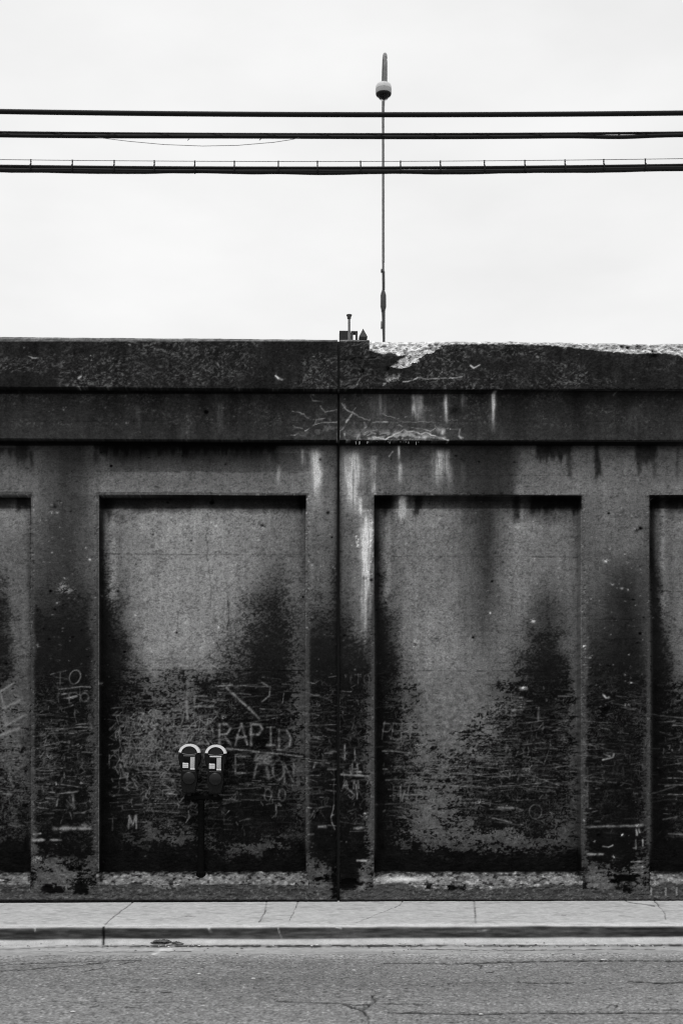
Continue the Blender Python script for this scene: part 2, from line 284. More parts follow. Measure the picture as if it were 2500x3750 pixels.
P0S = [[0]*6]*5+[[.2, .3, .15, 0, 0, 0], [.5, .6, .3, .04, 0, 0], [.6, .7, .35, .05, .02, 0], [.7, .75, .35, .08, .04, .02], [.7, .7, .35, .1, .05, .02], [.6, .4, .15, .15, .08, .05], [.6, .4, .25, .25, .15, .1], [.7, .5, .4, .4, .3, .2], [.7, .55, .5, .5, .45, .3],
       [.8, .8, .7, .75, .7, .6], [.85, .6, .4, .5, .7, .8], [.8, .5, .3, .45, .8, .9], [1, .95, .9, .95, 1, 1], [1]*6, [1]*6]
m = (UU < 114) & (VV >= 1812); put(m, T=cg(us0, v1, P0T, .4), s=cg(us0, v1, P0S, .7))
us3 = [2376, 2405, 2430, 2470, 2520, 2600]
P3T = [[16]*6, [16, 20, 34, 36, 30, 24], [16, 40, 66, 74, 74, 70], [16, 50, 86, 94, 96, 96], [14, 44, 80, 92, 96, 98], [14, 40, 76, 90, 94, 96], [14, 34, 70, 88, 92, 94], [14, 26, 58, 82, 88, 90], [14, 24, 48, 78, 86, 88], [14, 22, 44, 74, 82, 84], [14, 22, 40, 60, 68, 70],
       [14, 20, 34, 52, 56, 56], [14, 18, 28, 46, 50, 50], [14, 18, 26, 42, 46, 48], [12, 16, 22, 36, 42, 44], [12, 14, 20, 36, 40, 42], [12, 14, 22, 36, 38, 40], [12, 12, 14, 18, 22, 24], [12]*6, [12]*6]
P3S = [[0]*6]*5+[[.8, .3, 0, 0, 0, 0], [.9, .5, .1, 0, 0, 0], [1, .7, .3, .03, 0, 0], [1, .8, .45, .1, .02, .02], [1, .85, .5, .15, .05, .05], [1, .92, .72, .5, .4, .35], [1, .95, .85, .76, .7, .65], [1, .97, .9, .85, .82, .8], [1, 1, .93, .86, .84, .8],
       [1, 1, .96, .88, .85, .8], [1, 1, .95, .75, .6, .6], [1, 1, .75, .4, .3, .3], [1, 1, 1, .97, .95, .9], [1]*6, [1]*6]
m = (UU >= 2376) & (VV >= 1812); put(m, T=cg(us3, v1, P3T, .4), s=cg(us3, v1, P3S, .7))

pn = ((UU > 362) & (UU < 1122)) | ((UU > 1368) & (UU < 2130)) | (UU > 2376) | (UU < 112)
lft = np.minimum.reduce([np.where(UU > e, UU-e, 999) for e in (362, 1368, 2376)])
Tm *= 1+pn*(VV > 1862)*.62*np.exp(-np.clip(VV-1862, 0, 999)/50)  # panel tops and left edges painted lighter to offset the recess shade
Tm *= 1+pn*(VV > 1862)*ss(2400, 2150, VV)*.5*ss(14, 26, lft)*ss(80, 40, lft)
# dirt runs below the ledges, hard-edged dark drips
BL = np.zeros(UU.shape, np.float32)
def blot(u0, u1, v0, v1, a, soft=8, dn=10):
    x = UU+wu*.35+(fbm(UU/8, VV/12, 42, 3)-.5)*10; y = VV+(fbm(UU/13, VV/200, 41, 3)-.5)*dn*5
    k = ss(u0-soft, u0+soft, x)*ss(u1+soft, u1-soft, x)*ss(v0-4, v0+4, VV)*ss(v1+dn*1.6, v1-dn*1.6, y)
    BL[:] = np.maximum(BL, k*a)
for b in [(350, 1010, 1625, 1655, .92), (60, 105, 1625, 1690, .5), (112, 124, 1650, 1715, .7), (-100, 108, 1640, 1658, .6), (345, 362, 1650, 1700, .6), (1960, 2092, 1628, 1680, .8), (2074, 2092, 1660, 1745, .55), (2176, 2196, 1628, 1742, .85),
          (2325, 2402, 1628, 1690, .8), (2330, 2345, 1680, 1730, .7), (2390, 2400, 1690, 1760, .5), (2478, 2486, 1640, 1740, .5), (1380, 1435, 1815, 1870, .8), (1510, 1540, 1815, 1878, .85), (1883, 1904, 1815, 1905, .85), (1940, 2124, 1815, 1872, .8), (1948, 1970, 1850, 1885, .7),
          (2382, 2412, 1815, 1870, .8), (2430, 2600, 1815, 1850, .7), (382, 420, 1815, 1890, .6), (1095, 1122, 1815, 1868, .9), (60, 95, 1815, 1860, .7)]:
    blot(*b)
for cu, cv, ru, rv, a_ in [(1995, 2235, 62, 110, .34), (985, 2200, 60, 110, .30), (1785, 2000, 45, 230, .16), (2285, 2200, 48, 130, .25), (200, 1980, 50, 120, .12), (455, 2350, 40, 140, .2)]:
    Tm *= 1-a_*np.exp(-((UU+wu*.5-cu)/ru)**2-((VV+wv*.3-cv)/rv)**2)
# composite soot: broken, horizontally smeared patches
n1 = fbm(UU/34, VV/20, 21, 5, .62); n2 = fbm(UU/9, VV/5, 22, 3, .6); n3 = fbm(UU/50, VV/5, 23, 3)
low = ss(2350, 2650, VV)
n4 = fbm(UU/5, VV/3.6, 28, 2)
Nn = uni(n1*.62+n2*.52+n4*.36+n3*.24*low)
Nn = .04+.92*Nn
S = np.clip(np.where(VV > 1812, 1-(1-S)**(1+1.1*ss(2030, 2160, VV)*(1-.30*ss(2450, 2600, VV))), S), 0, 1)
hi_ = ss(2560, 2380, VV)
Nn = Nn*(1-.35*hi_)+hi_*.35*uni(n4+n2*.7)
soot = ss(-.15-.24*hi_, .13+.30*hi_, S-Nn)
Tm = Tm*(1+.07*ss(1680, 1740, VV)*ss(2500, 2350, VV))*(1-.46*S*ss(2700, 2400, VV))*(1-.70*BL*(.8+.4*fbm(UU/20, VV/16, 44, 3)))
soot = np.clip(soot*(.86+.14*low), 0, 1)
fine = fbm(UU/7, VV/6, 24, 3, .6)
T = Tm*(1+.20*(fbm(UU/55, VV/70, 25, 3)-.5))*(1+.26*(fine-.5))
T = T*(1+.16*(fbm(UU/12, VV/240, 26, 3)-.5)*(1-low))*(1+.13*(fbm(UU/26, VV/5, 33, 3)-.5))*(1+.10*ss(.66, .8, fbm(UU/6, VV/4, 34, 2))*(VV > 1850))
T = T*(1+.35*low*(fbm(UU/13, VV/9, 30, 4)-.5)*2)
T = mix(T, 5+9*fbm(UU/25, VV/25, 27, 3)+5*fine+9*hi_, soot)
# a dense web of old scrapes worn through the soot
web = np.zeros(UU.shape, np.float32)
for q_, (ax, ay, wd_) in enumerate(((30, 13, .020), (16, 16, .030), (70, 9, .028), (11, 30, .022), (46, 7, .024))):
    rr_ = np.abs(fbm(UU/ax+wu/60, VV/ay+wv/80, 120+q_*7, 2)-.5)
    web = np.maximum(web, ss(wd_, wd_*.3, rr_)*ss(.38, .62, fbm(UU/60, VV/40, 140+q_*3, 3)))
webm = web*ss(2380, 2620, VV)*ss(3120, 2980, VV)*ss(.05, .35, S)*ss(1.02, .90, S)
T = np.where(T < 74, T+(74-T)*webm*.60, T)
# pale bloom and runs
def run(u, v0, v1, w_, a, up=.15):
    c = u+(fbm(VV/60, VV*0, int(u) % 37, 3)-.5)*w_*.9
    wd = w_*(.75+.6*fbm(VV/35, UU*0+u, 5, 2))
    g = np.exp(-((UU-c)/wd)**2)*ss(v0-6, v0+(v1-v0)*up, VV)*ss(v1, v0+(v1-v0)*.35, VV)
    g = g*(.5+.95*ss(.28, .70, fbm(UU/9, VV/110, 31, 3)))*(.8+.4*fbm(UU/6, VV/9, 32, 2))*(1.45 if v0 < 1560 else 1.22)
    global T
    T = T+a*g
for r in [(1157, 1640, 1870, 17, 78), (1292, 1640, 1900, 25, 70), (1300, 1800, 1930, 20, 20), (1368, 1660, 1770, 10, 55), (1369, 1740, 1825, 6, 95, .8), (1459, 1630, 1700, 5, 95), (1462, 1690, 1790, 13, 45), (1606, 1640, 1810, 17, 74), (1637, 1640, 1800, 11, 45), (1650, 1700, 1790, 8, 25), (1697, 1690, 1810, 8, 22),
          (1110, 1645, 1720, 7, 45), (1019, 1700, 1810, 8, 26), (1467, 1820, 1920, 15, 110, .02), (1343, 1840, 2420, 19, 76, .22), (1346, 1860, 2080, 14, 55, .3), (1525, 1440, 1560, 14, 95), (1632, 1440, 1580, 6, 70), (1693, 1438, 1510, 8, 60), (1805, 1432, 1560, 8, 100), (1390, 1440, 1560, 24, 24), (1805, 1520, 1600, 14, 22), (1238, 1650, 1860, 5, 50, .6),
          (145, 2080, 2190, 12, 0), (1262, 1650, 1900, 10, 20), (1550, 1480, 1600, 40, 14), (1320, 1820, 1900, 6, 60), (2320, 1480, 1620, 30, 10), (505, 1480, 1600, 9, 12), (805, 1470, 1600, 9, 20), (985, 1660, 1720, 10, 14)]:
    run(*r)
# strokes: scratches, cracks, graffiti
SC = np.zeros(UU.shape, np.float32)
def stroke(A, pts, wd=1.5, val=1.0, wob=1.5, gap=.0, rs=random.Random(3)):
    P = np.array(pts, float); out_ = []
    for a, b in zip(P, P[1:]):
        n = max(2, int(np.hypot(*(b-a))/1.5)); t = np.linspace(0, 1, n)[:, None]; out_.append(a+(b-a)*t)
    Q = np.vstack(out_); sd_ = rs.random()*100
    k = np.arange(len(Q)); Q = Q+np.stack([(fbm(k/14, k*0, sd_, 3)-.5)*wob*4, (fbm(k/14, k*0+9, sd_, 3)-.5)*wob*4], 1)
    inten = val*(.55+.45*ss(.3, .6, vn(k/9.0, k*0.0+3, sd_)))*np.where(vn(k/12.0, k*0.0+8, sd_) > gap, 1, .25)
    wd = max(wd*1.05, 1.5); R = int(math.ceil(wd*1.7/ST))
    wk = wd*(.62+.75*vn(k/7.0, k*0.0+15, sd_))
    ci = ((Q[:, 0]-U0)/ST); cj = ((Q[:, 1]-V0)/ST)
    for di in range(-R, R+1):
        for dj in range(-R, R+1):
            ii = np.round(ci).astype(int)+di; jj = np.round(cj).astype(int)+dj
            d2 = ((ii-ci)**2+(jj-cj)**2)*ST*ST
            g = inten*np.exp(-d2/(wk*wk))
            ok = (ii >= 0) & (ii < W_) & (jj >= 0) & (jj < H_)
            np.maximum.at(A, (jj[ok], ii[ok]), g[ok])
rs = random.Random(11)
def dens(u, v):
    i = int((u-U0)/ST); j = int((v-V0)/ST)
    return S[min(max(j, 0), H_-1), min(max(i, 0), W_-1)]
cnt = 0
while cnt < 3300:                                    # long sideways scrapes and short scribbles left in the soot
    u = rs.uniform(-60, 2560); v = rs.triangular(2430, 3080, 2820)
    if dens(u, v) < .3 or (358 < u < 395) or (1362 < u < 1400) or (2376 < u < 2405): continue
    inpier = (122 < u < 345) or (1130 < u < 1350) or (2145 < u < 2365)
    r = rs.random()
    ln = rs.uniform(10, 60) if inpier else rs.uniform(10, 120)*(1 if r < .55 else .35)
    if r < .55: an = rs.gauss(0, .09)
    elif r < .75: an = math.pi/2+rs.gauss(0, .25)
    else: an = rs.uniform(0, math.pi)
    if r >= .55: ln *= .5
    p = [(u, v)]; 
    for k in range(3):
        an += rs.gauss(0, .06 if r < .55 else .35); q = p[-1]; p.append((q[0]+math.cos(an)*ln/3, q[1]+math.sin(an)*ln/3))
    if inpier and not (124 < p[-1][0] < 343 or 1132 < p[-1][0] < 1350 or 2147 < p[-1][0] < 2362): continue
    lo = .25 if v > 2960 else .45
    stroke(SC, p, rs.choice([1.5, 1.7, 1.9, 2.6]), (.12+(.42+lo)*rs.random()**2.2)*(.62 if 2130 < u < 2380 else 1), 1, .3, rs)
    cnt += 1
def ring(cx, cy, rx, ry, a0=0, a1=360, tilt=0):
    q = []
    for k in range(19):
        t = math.radians(a0+(a1-a0)*k/18); x, y = rx*math.cos(t), ry*math.sin(t); c_, s_ = math.cos(tilt), math.sin(tilt)
        q.append((cx+x*c_-y*s_, cy+x*s_+y*c_))
    return q
G = {'R': [[(0, 1), (0, 0)], [(0, 0), (.5, 0), (.75, .2), (.5, .48), (0, .5)], [(.3, .5), (.75, 1)]], 'A': [[(0, 1), (.4, 0), (.8, 1)], [(.12, .66), (.7, .62)]],
     'P': [[(0, 1), (0, 0)], [(0, 0), (.55, .02), (.75, .22), (.5, .5), (0, .52)]], 'I': [[(.4, 0), (.4, 1)], [(.1, 0), (.7, 0)], [(.1, 1), (.7, 1)]],
     'D': [[(0, 0), (0, 1)], [(-.1, 0), (.5, .05), (.8, .4), (.7, .8), (.3, 1), (-.1, 1)]], 'E': [[(0, 0), (0, 1)], [(0, 0), (.8, .03)], [(0, .5), (.7, .48)], [(0, 1), (.8, 1)]],
     'T': [[(0, .05), (.9, 0)], [(.45, 0), (.45, 1)]], 'O': [ring(.4, .5, .4, .5)], 'N': [[(0, 1), (0, 0), (.7, 1), (.7, 0)]], 'M': [[(0, 1), (.1, 0), (.45, .75), (.85, 0), (.9, 1)]],
     'F': [[(0, 0), (0, 1)], [(0, 0), (.8, -.05)], [(0, .5), (.7, .45)]], 'K': [[(0, 0), (0, 1)], [(.7, 0), (0, .5), (.7, 1)]], 'H': [[(0, 0), (0, 1)], [(.7, 0), (.7, 1)], [(0, .5), (.7, .5)]],
     'Y': [[(0, 0), (.35, .5), (.7, 0)], [(.35, .5), (.35, 1)]], 'W': [[(0, 0), (.2, 1), (.42, .3), (.65, 1), (.85, 0)]], 'B': [[(0, 0), (0, 1)], [(0, 0), (.5, .1), (.5, .42), (0, .5), (.6, .6), (.6, .92), (0, 1)]],
     'V': [[(0, 0), (.35, 1), (.7, 0)]], 'L': [[(0, 0), (0, 1), (.7, 1)]], 'J': [[(.5, 0), (.5, .85), (.2, 1), (0, .8)]], 'C': [ring(.4, .5, .4, .5, 60, 300)], 'S': [[(.7, .1), (.3, 0), (.05, .25), (.6, .6), (.6, .9), (.2, 1), (0, .85)]]}
def text(s, u, v, h, adv, wd=2.2, val=.9, slant=0, A=None):
    for k, ch in enumerate(s):
        if ch in G:
            for pl in G[ch]:
                stroke(LT if A is None else A, [(u+k*adv+x*h*.72-slant*y*h, v+k*0+y*h) for x, y in pl], wd, val, .7, .0, rs)
LT = np.zeros(UU.shape, np.float32)
rz_ = ss(780, 800, UU)*ss(1100, 1085, UU)*ss(2630, 2645, VV)*ss(2880, 2860, VV); SC = SC*(1-.35*rz_)
T = T*(1-.36*rz_*ss(1090, 1050, UU))
# panel beside the meters
text('RAP', 803, 2652, 76, 58, 4.6, .86); text('I', 972, 2664, 66, 30, 4.0, .82); text('D', 1022, 2672, 74, 30, 4.2, .76)
stroke(LT, [(829, 2742), (957, 2755), (1108, 2771)], 3.2, .8); stroke(LT, [(860, 2765), (915, 2770)], 3, .7)
text('E', 862, 2770, 62, 40, 3.2, .72); text('O', 998, 2785, 72, 40, 3.8, .62); text('N', 1041, 2798, 66, 40, 3.8, .56)
for k in range(14): stroke(LT, [(938+rs.uniform(-6, 6), 2760+rs.uniform(0, 40)), (990+rs.uniform(-8, 6), 2762+rs.uniform(0, 40))], 5, .62, 2, 0, rs)
stroke(LT, [(940, 2800), (932, 2848)], 5, .6); stroke(LT, [(972, 2800), (985, 2850)], 6, .5)
stroke(LT, [(820, 2510), (850, 2540), (905, 2588), (950, 2632)], 4.4, .95); stroke(LT, [(790, 2512), (880, 2512), (990, 2516)], 2.6, .8)
stroke(LT, [(960, 2500), (990, 2520), (985, 2550), (960, 2570)], 3, .7)
stroke(LT, [(684, 2515), (686, 2632)], 6, .75); text('E', 712, 2548, 78, 60, 3.2, .7); stroke(LT, [(700, 2590), (780, 2586)], 4, .7)
text('M', 470, 2988, 46, 40, 3.6, .9); text('T', 398, 2998, 44, 40, 2.4, .4)
stroke(LT, [(460, 2640), (480, 2700), (470, 2740)], 3, .5); text('VY', 445, 2740, 70, 40, 2.8, .6, .1); stroke(LT, [(440, 2800), (466, 2858)], 4, .7); text('O', 490, 2760, 44, 30, 2.2, .6)
text('WOL', 470, 2625, 60, 62, 2.4, .5); text('K', 560, 2690, 46, 40, 2, .5); text('OO', 968, 2890, 44, 52, 3, .6); text('LX', 820, 2960, 60, 50, 2.6, .35)
for k in range(9): stroke(LT, [(520+rs.uniform(-40, 60), 2780+k*24), (680+rs.uniform(-80, 60), 2780+k*24+rs.uniform(-8, 8))], 1.8, .6, 1.5, .2, rs)
for k in range(8): stroke(LT, [(400+rs.uniform(0, 60), 2870+k*14), (560+rs.uniform(-60, 80), 2866+k*14)], 1.4, .4, 1.2, .3, rs)
def scribble(u, v, h, wd, val):
    if 770 < u < 1110 and 2600 < v < 2875: return
    p = [(u, v)]; a = rs.uniform(0, 6.28)
    for k in range(rs.choice([2, 3, 4, 5])):
        a += rs.choice([1.6, -1.6, 2.4, -2.2, .7])+rs.gauss(0, .3); q = p[-1]; l = h*rs.uniform(.35, 1); p.append((q[0]+l*.8*math.cos(a), q[1]+l*math.sin(a)))
    lo_, hi__ = (400, 1095) if 360 < u < 1122 else (1405, 2100) if 1368 < u < 2130 else (u-40, u+40)
    stroke(LT, [(min(max(x, lo_), hi__), y) for x, y in p], wd, val, 1.6, .15, rs)
for k in range(210): scribble(rs.uniform(430, 1080), rs.triangular(2560, 3000, 2700), rs.uniform(18, 52), rs.choice([1.5, 1.9, 2.6]), rs.uniform(.3, .8))
for k in range(90): scribble(rs.uniform(430, 780), rs.uniform(2620, 2800), rs.uniform(25, 60), rs.choice([1.8, 2.4, 3]), rs.uniform(.35, .85))
for k in range(90): scribble(rs.uniform(1420, 2080), rs.triangular(2560, 2980, 2760), rs.uniform(14, 40), rs.choice([1.5, 1.9]), rs.uniform(.15, .5))
for k in range(40): scribble(rs.uniform(150, 310), rs.uniform(2500, 3000), rs.uniform(14, 36), 1.7, rs.uniform(.15, .5))
for k in range(40): scribble(rs.choice([rs.uniform(1150, 1215), rs.uniform(1262, 1330)]), rs.uniform(2480, 3020), rs.uniform(12, 30), 1.7, rs.uniform(.15, .5))
for k in range(24): scribble(rs.uniform(2180, 2330), rs.uniform(2540, 3020), rs.uniform(12, 30), 1.6, rs.uniform(.1, .3))
for k in range(26): scribble(rs.uniform(-20, 90), rs.uniform(2700, 2980), rs.uniform(14, 40), 2, rs.uniform(.2, .5))
# left pier and the bay left of it
z7 = lambda L_: [(x/3.135, 2350+y/3.135) for x, y in L_]
for pl, wd, vl in [([(580, 375), (770, 335)], 2, .5), ([(690, 355), (690, 500)], 2.2, .5), (ring(860, 410, 62, 82, 0, 360, .35), 2.2, .75), ([(680, 550), (940, 515), (1040, 525)], 2.4, .75), ([(710, 605), (880, 580)], 3, .85), ([(790, 600), (795, 705)], 3, .8), ([(770, 650), (880, 630)], 3, .85),
                   (ring(970, 640, 48, 48), 3, .55), ([(920, 540), (920, 690)], 2, .4), ([(700, 780), (840, 730)], 2, .6), ([(660, 1750), (880, 1725)], 2.8, .85), ([(830, 1740), (850, 1910)], 5, .75), ([(800, 1870), (850, 1905)], 4, .6), ([(850, 1975), (970, 1965)], 3, .75),
                   ([(620, 2150), (1045, 2145)], 6.5, .95), ([(950, 2110), (1040, 2130)], 7, .7), ([(380, 2212), (460, 2205)], 3, 1.2), ([(380, 2280), (510, 2280)], 4.2, 1.2), ([(580, 2280), (700, 2280)], 4, .95), ([(380, 1088), (520, 1075)], 1.8, .6), ([(520, 1000), (780, 1000), (900, 980), (1050, 990)], 2, .7),
                   ([(590, 1055), (880, 1045)], 1.8, .7), ([(490, 1205), (690, 1150), (760, 1160)], 2, .7), ([(500, 1520), (640, 1510)], 2, .6), ([(700, 1640), (940, 1675)], 1.8, .7), ([(520, 1800), (640, 1805)], 1.8, .6), ([(380, 1470), (500, 1440)], 1.8, .6),
                   ([(5, 575), (150, 480)], 5, 1), ([(10, 600), (75, 960)], 4.5, .95), ([(40, 765), (220, 680)], 5, .95), ([(75, 960), (290, 840)], 5, .95), ([(-60, 1110), (90, 1040), (220, 995)], 4.5, .95), ([(120, 1570), (150, 1670)], 5, .8), ([(0, 1750), (180, 1755)], 3, .6), ([(-80, 700), (10, 1000)], 3.5, .8)]:
    stroke(LT, z7(pl), wd, vl, 1, 0, rs)
# middle pier
z6 = lambda L_: [(1250+x/1.2544, 2400+y/1.2544) for x, y in L_]
stroke(LT, z6([(-2, 550), (124, 556)]), 3.4, 1.1); text('AM', 1258, 2860, 28, 36, 2.2, .8); text('H', 1290, 2800, 34, 26, 2.4, .8); text('TO', 1300, 2470, 34, 32, 2, .5)
for pl in [[(60, 430), (62, 490)], [(40, 520), (44, 545)], [(68, 600), (72, 660)], [(10, 600), (60, 640)], [(15, 410), (15, 480)]]: stroke(LT, z6(pl), 3, .75, 1, 0, rs)
stroke(LT, [(1222, 2950), (1211, 2997), (1226, 3038)], 2.4, .8); stroke(LT, [(1221, 2820), (1222, 2950)], 1.6, .4)
stroke(LT, [(1244, 2550), (1242, 3200)], 1.3, .45, .6); stroke(LT, [(1242, 1700), (1240, 2150)], 1.5, .35, .6)
stroke(LT, [(1168, 3028), (1190, 3028)], 5, .9); stroke(LT, [(1298, 3034), (1328, 3033)], 5, .9); stroke(LT, [(1128, 3056), (1146, 3056)], 3.5, .9); stroke(LT, [(1128, 2958), (1138, 2958)], 3, 1.1); stroke(LT, [(1308, 3152), (1341, 3153)], 3.2, 1.5, .3)
for a, b in [(1138, 2500), (1215, 2480), (1220, 2530), (1160, 2700), (1200, 2760), (1150, 2840)]: stroke(LT, [(a-12, b), (a+16, b+rs.uniform(-6, 6))], 2, .6, 1, 0, rs)
# right panel
text('PEPP', 1405, 2650, 58, 34, 2.4, .62, .12); text('W', 1465, 2882, 52, 40, 3.2, .7); text('H', 1440, 2880, 52, 40, 2.6, .5); text('ROB', 1790, 2580, 40, 40, 2.2, .5); text('D', 1795, 2580, 44, 30, 2.4, .5)
for pl, wd, vl in [([(520, 255), (560, 260), (700, 210), (780, 215)], 1.6, .5), ([(690, 265), (720, 230), (700, 215), (680, 240)], 2, .6), ([(860, 310), (960, 295), (1040, 300)], 1.4, .6), ([(500, 680), (620, 678), (760, 690)], 1.8, .7), ([(480, 600), (700, 606), (900, 590)], 1.6, .7), ([(520, 540), (700, 560), (860, 548), (1000, 600)], 1.6, .7),
                   ([(880, 470), (930, 500), (950, 440)], 2, .5), ([(400, 520), (560, 510), (720, 520)], 1.6, .6), (ring(890, 720, 28, 34), 2.2, .5), ([(720, 700), (790, 705)], 5, .7), ([(680, 745), (780, 770)], 2.4, .7), ([(905, 240), (905, 300)], 3, .5), ([(780, 255), (830, 250)], 4, .9), ([(770, 190), (830, 195)], 3.4, .7), ([(820, 150), (850, 155)], 5, .9),
                   ([(1120, 790), (1380, 782)], 4, .7), ([(1130, 915), (1200, 915)], 4.5, 1), ([(1200, 878), (1225, 882), (1245, 873)], 2, 1.4), ([(1352, 800), (1356, 825)], 3.2, 1.3), ([(1365, 800), (1368, 815)], 3, 1.3), ([(1384, 850), (1385, 875)], 3.6, 1.3), ([(1350, 850), (1352, 890)], 2.4, .9), ([(1330, 950), (1384, 950)], 2, 1.1), ([(1330, 1000), (1384, 1000)], 2, 1), ([(1330, 975), (1384, 972)], 3, .8), ([(1200, 480), (1245, 470), (1250, 455)], 3, 1.5), ([(1205, 455), (1235, 465)], 2.4, .9),
                   ([(1200, 180), (1215, 196), (1228, 194)], 3, 1.7), ([(1500, 640), (1568, 640)], 2.4, .9), ([(1500, 820), (1568, 825)], 2.4, .8), ([(1130, 520), (1130, 700)], 3, .4)]:
    stroke(LT, z6(pl), wd, vl, 1, 0, rs)
scr = np.clip(SC, 0, 1.8)
lightT = np.where(T < 88, T+(88+24*(fine-.5)*2-T)*np.clip(scr*1.12, 0, 1), T)
T = np.maximum(T, lightT)
lt_ = np.clip(LT*1.15, 0, 1.8)*(.55+.9*fbm(UU/5, VV/5, 29, 2))
T = np.maximum(T, T+np.clip(106-T, 0, 100)*np.clip(lt_, 0, 1))+np.clip(LT-1, 0, 1)*80
# pale crack lines (efflorescence) of the frieze
EF = np.zeros(UU.shape, np.float32)
z3 = lambda L_: [(1000+x/2.09, 1420+y/2.09) for x, y in L_]
for pl, wd, vl in [([(280, 60), (310, 98), (370, 98)], 1.8, .7), ([(365, 140), (400, 180), (495, 172)], 2, .6), ([(140, 183), (230, 200), (275, 235), (340, 245), (400, 235)], 2, .7), ([(250, 330), (310, 285), (380, 268), (490, 262)], 2.2, .8), ([(310, 285), (320, 240)], 1.6, .6),
                   ([(150, 290), (220, 312)], 1.8, .5), ([(130, 360), (190, 355), (240, 370)], 1.6, .5), ([(525, 120), (560, 165), (600, 190), (660, 215), (740, 245)], 3, .8), ([(760, 265), (860, 268), (960, 260)], 2.6, .9), ([(600, 190), (630, 150)], 2, .6), ([(600, 200), (560, 250), (530, 310), (500, 350), (490, 405)], 4.4, .85),
                   ([(540, 350), (560, 400), (620, 410)], 3.4, .8), ([(690, 260), (705, 290), (680, 330), (640, 375), (635, 400)], 3, .6), ([(700, 340), (790, 320)], 2, .7), ([(710, 360), (780, 350)], 2.4, .7), ([(720, 385), (780, 378), (860, 395), (920, 360), (1000, 322), (1100, 340), (1200, 355), (1280, 385), (1340, 400)], 3, 1.2), ([(730, 382), (790, 382)], 5, .9),
                   ([(820, 355), (900, 350)], 2, .7), ([(960, 290), (1100, 315), (1200, 330), (1240, 310)], 2, .8), ([(990, 390), (1010, 340)], 3, .8), ([(960, 262), (1240, 262)], 1.6, .6), ([(840, 190), (870, 215), (960, 230)], 1.8, .6), ([(1350, 315), (1430, 320), (1420, 365), (1460, 385)], 3, .9), ([(1240, 285), (1250, 300)], 4, .6), ([(1150, 175), (1210, 175)], 1.6, .6), ([(1240, 190), (1262, 180)], 2, .7), ([(1010, 225), (1050, 220)], 2.4, .6),
                   ([(1080, 372), (1180, 374), (1310, 396)], 7, .9), ([(1265, 320), (1300, 325), (1290, 345)], 13, .95), ([(1010, 330), (1040, 360), (1100, 380)], 7, .35), ([(700, 395), (900, 400), (1300, 402)], 3, .5), ([(1420, 370), (1440, 388)], 5, .8), ([(540, 130), (550, 150)], 6, .5), ([(885, 525), (910, 490)], 3.4, .8), ([(560, 415), (600, 412)], 4, .8)]:
    stroke(EF, z3(pl), wd*.72, vl, 3.4, .3, rs)
for pl, wd, vl in [([(1475, 1395), (1515, 1393), (1530, 1385), (1570, 1388), (1600, 1385), (1690, 1382)], 1.8, 1), ([(1600, 1385), (1615, 1362)], 1.8, .7), ([(1716, 1335), (1735, 1348), (1755, 1338)], 3, 1), ([(1310, 1385), (1345, 1370)], 3, .5), ([(1305, 1405), (1320, 1385)], 2.6, .4), ([(1355, 1400), (1410, 1402), (1405, 1412)], 2.4, .6),
                   ([(95, 1302), (115, 1308), (140, 1310)], 2.6, .8), ([(285, 1383), (293, 1376)], 3.5, .8), ([(1008, 1378), (1020, 1388), (1032, 1387)], 3.8, 1), ([(1008, 1365), (1012, 1380)], 2, .6), ([(472, 1262), (478, 1264)], 2.6, 1), ([(787, 1325), (800, 1340)], 2, .5), ([(1963, 1306), (1968, 1308)], 4, .8), ([(1418, 1365), (1428, 1390)], 3, .5), ([(1420, 1392), (1470, 1370)], 6, .42), ([(1425, 1380), (1465, 1388)], 6, .42), ([(20, 1318), (15, 1322)], 2.6, .8), ([(1335, 1310), (1350, 1300)], 5, .35)]:
    stroke(EF, pl, wd*.85, vl, 2.6, .25, rs)
cl = np.exp(-((UU-1440)/150)**4-((VV-1598)/20)**2)*ss(.40, .56, fbm(UU/20, VV/13, 171, 4))*1.25*((VV > 1440) & (VV < 1613))
cl2 = np.exp(-((UU-1180)/130)**2-((VV-1560)/45)**2)*ss(.45, .7, fbm(UU/15, VV/10, 172, 4))*((VV > 1440) & (VV < 1613))
T = T+62*cl+34*cl2
T = T+np.clip(EF*1.25, 0, 1.25)*np.clip(172-T, 0, 200)*.92
# chips, pebbles and pits
HT = np.zeros(UU.shape, np.float32)            # relief, metres, positive = out of the wall
SPN = ss(.38, .62, fbm(UU/4.5, VV/3.8, 181, 2))
def spot(A, u, v, r, a, rx=1.0):
    i0, i1 = int((u-3*r-U0)/ST), int((u+3*r-U0)/ST)+2; j0, j1 = int((v-3*r-V0)/ST), int((v+3*r-V0)/ST)+2
    i0, j0 = max(i0, 0), max(j0, 0)
    if i1 <= i0 or j1 <= j0: return
    A[j0:j1, i0:i1] += a*(SPN[j0:j1, i0:i1]*1.35 if a > 0 else 1)*np.exp(-(((UU[j0:j1, i0:i1]-u)/(r*rx))**2+((VV[j0:j1, i0:i1]-v)/r)**2))
for k in range(260):
    spot(T, rs.uniform(-90, 2590), rs.uniform(1640, 2450), rs.choice([1.8, 2.2, 3]), -rs.uniform(15, 45), rs.uniform(1, 2.2))
for k in range(1500):
    u = rs.uniform(-90, 2590); v = rs.choice([rs.uniform(1830, 2450), rs.uniform(1840, 2500), rs.uniform(1250, 1620), rs.uniform(2400, 3180)])
    inpier = (124 < u < 345) or (1132 < u < 1350) or (2150 < u < 2365)
    if not inpier and rs.random() < .55: continue
    a = rs.uniform(12, 42)*(1.5 if inpier else 1); r = rs.choice([2, 2.2, 2.6, 3.4]); 
    if rs.random() < .03: a *= 1.8; r = 4.5
    spot(T, u, v, r, a, rs.uniform(1, 1.8))
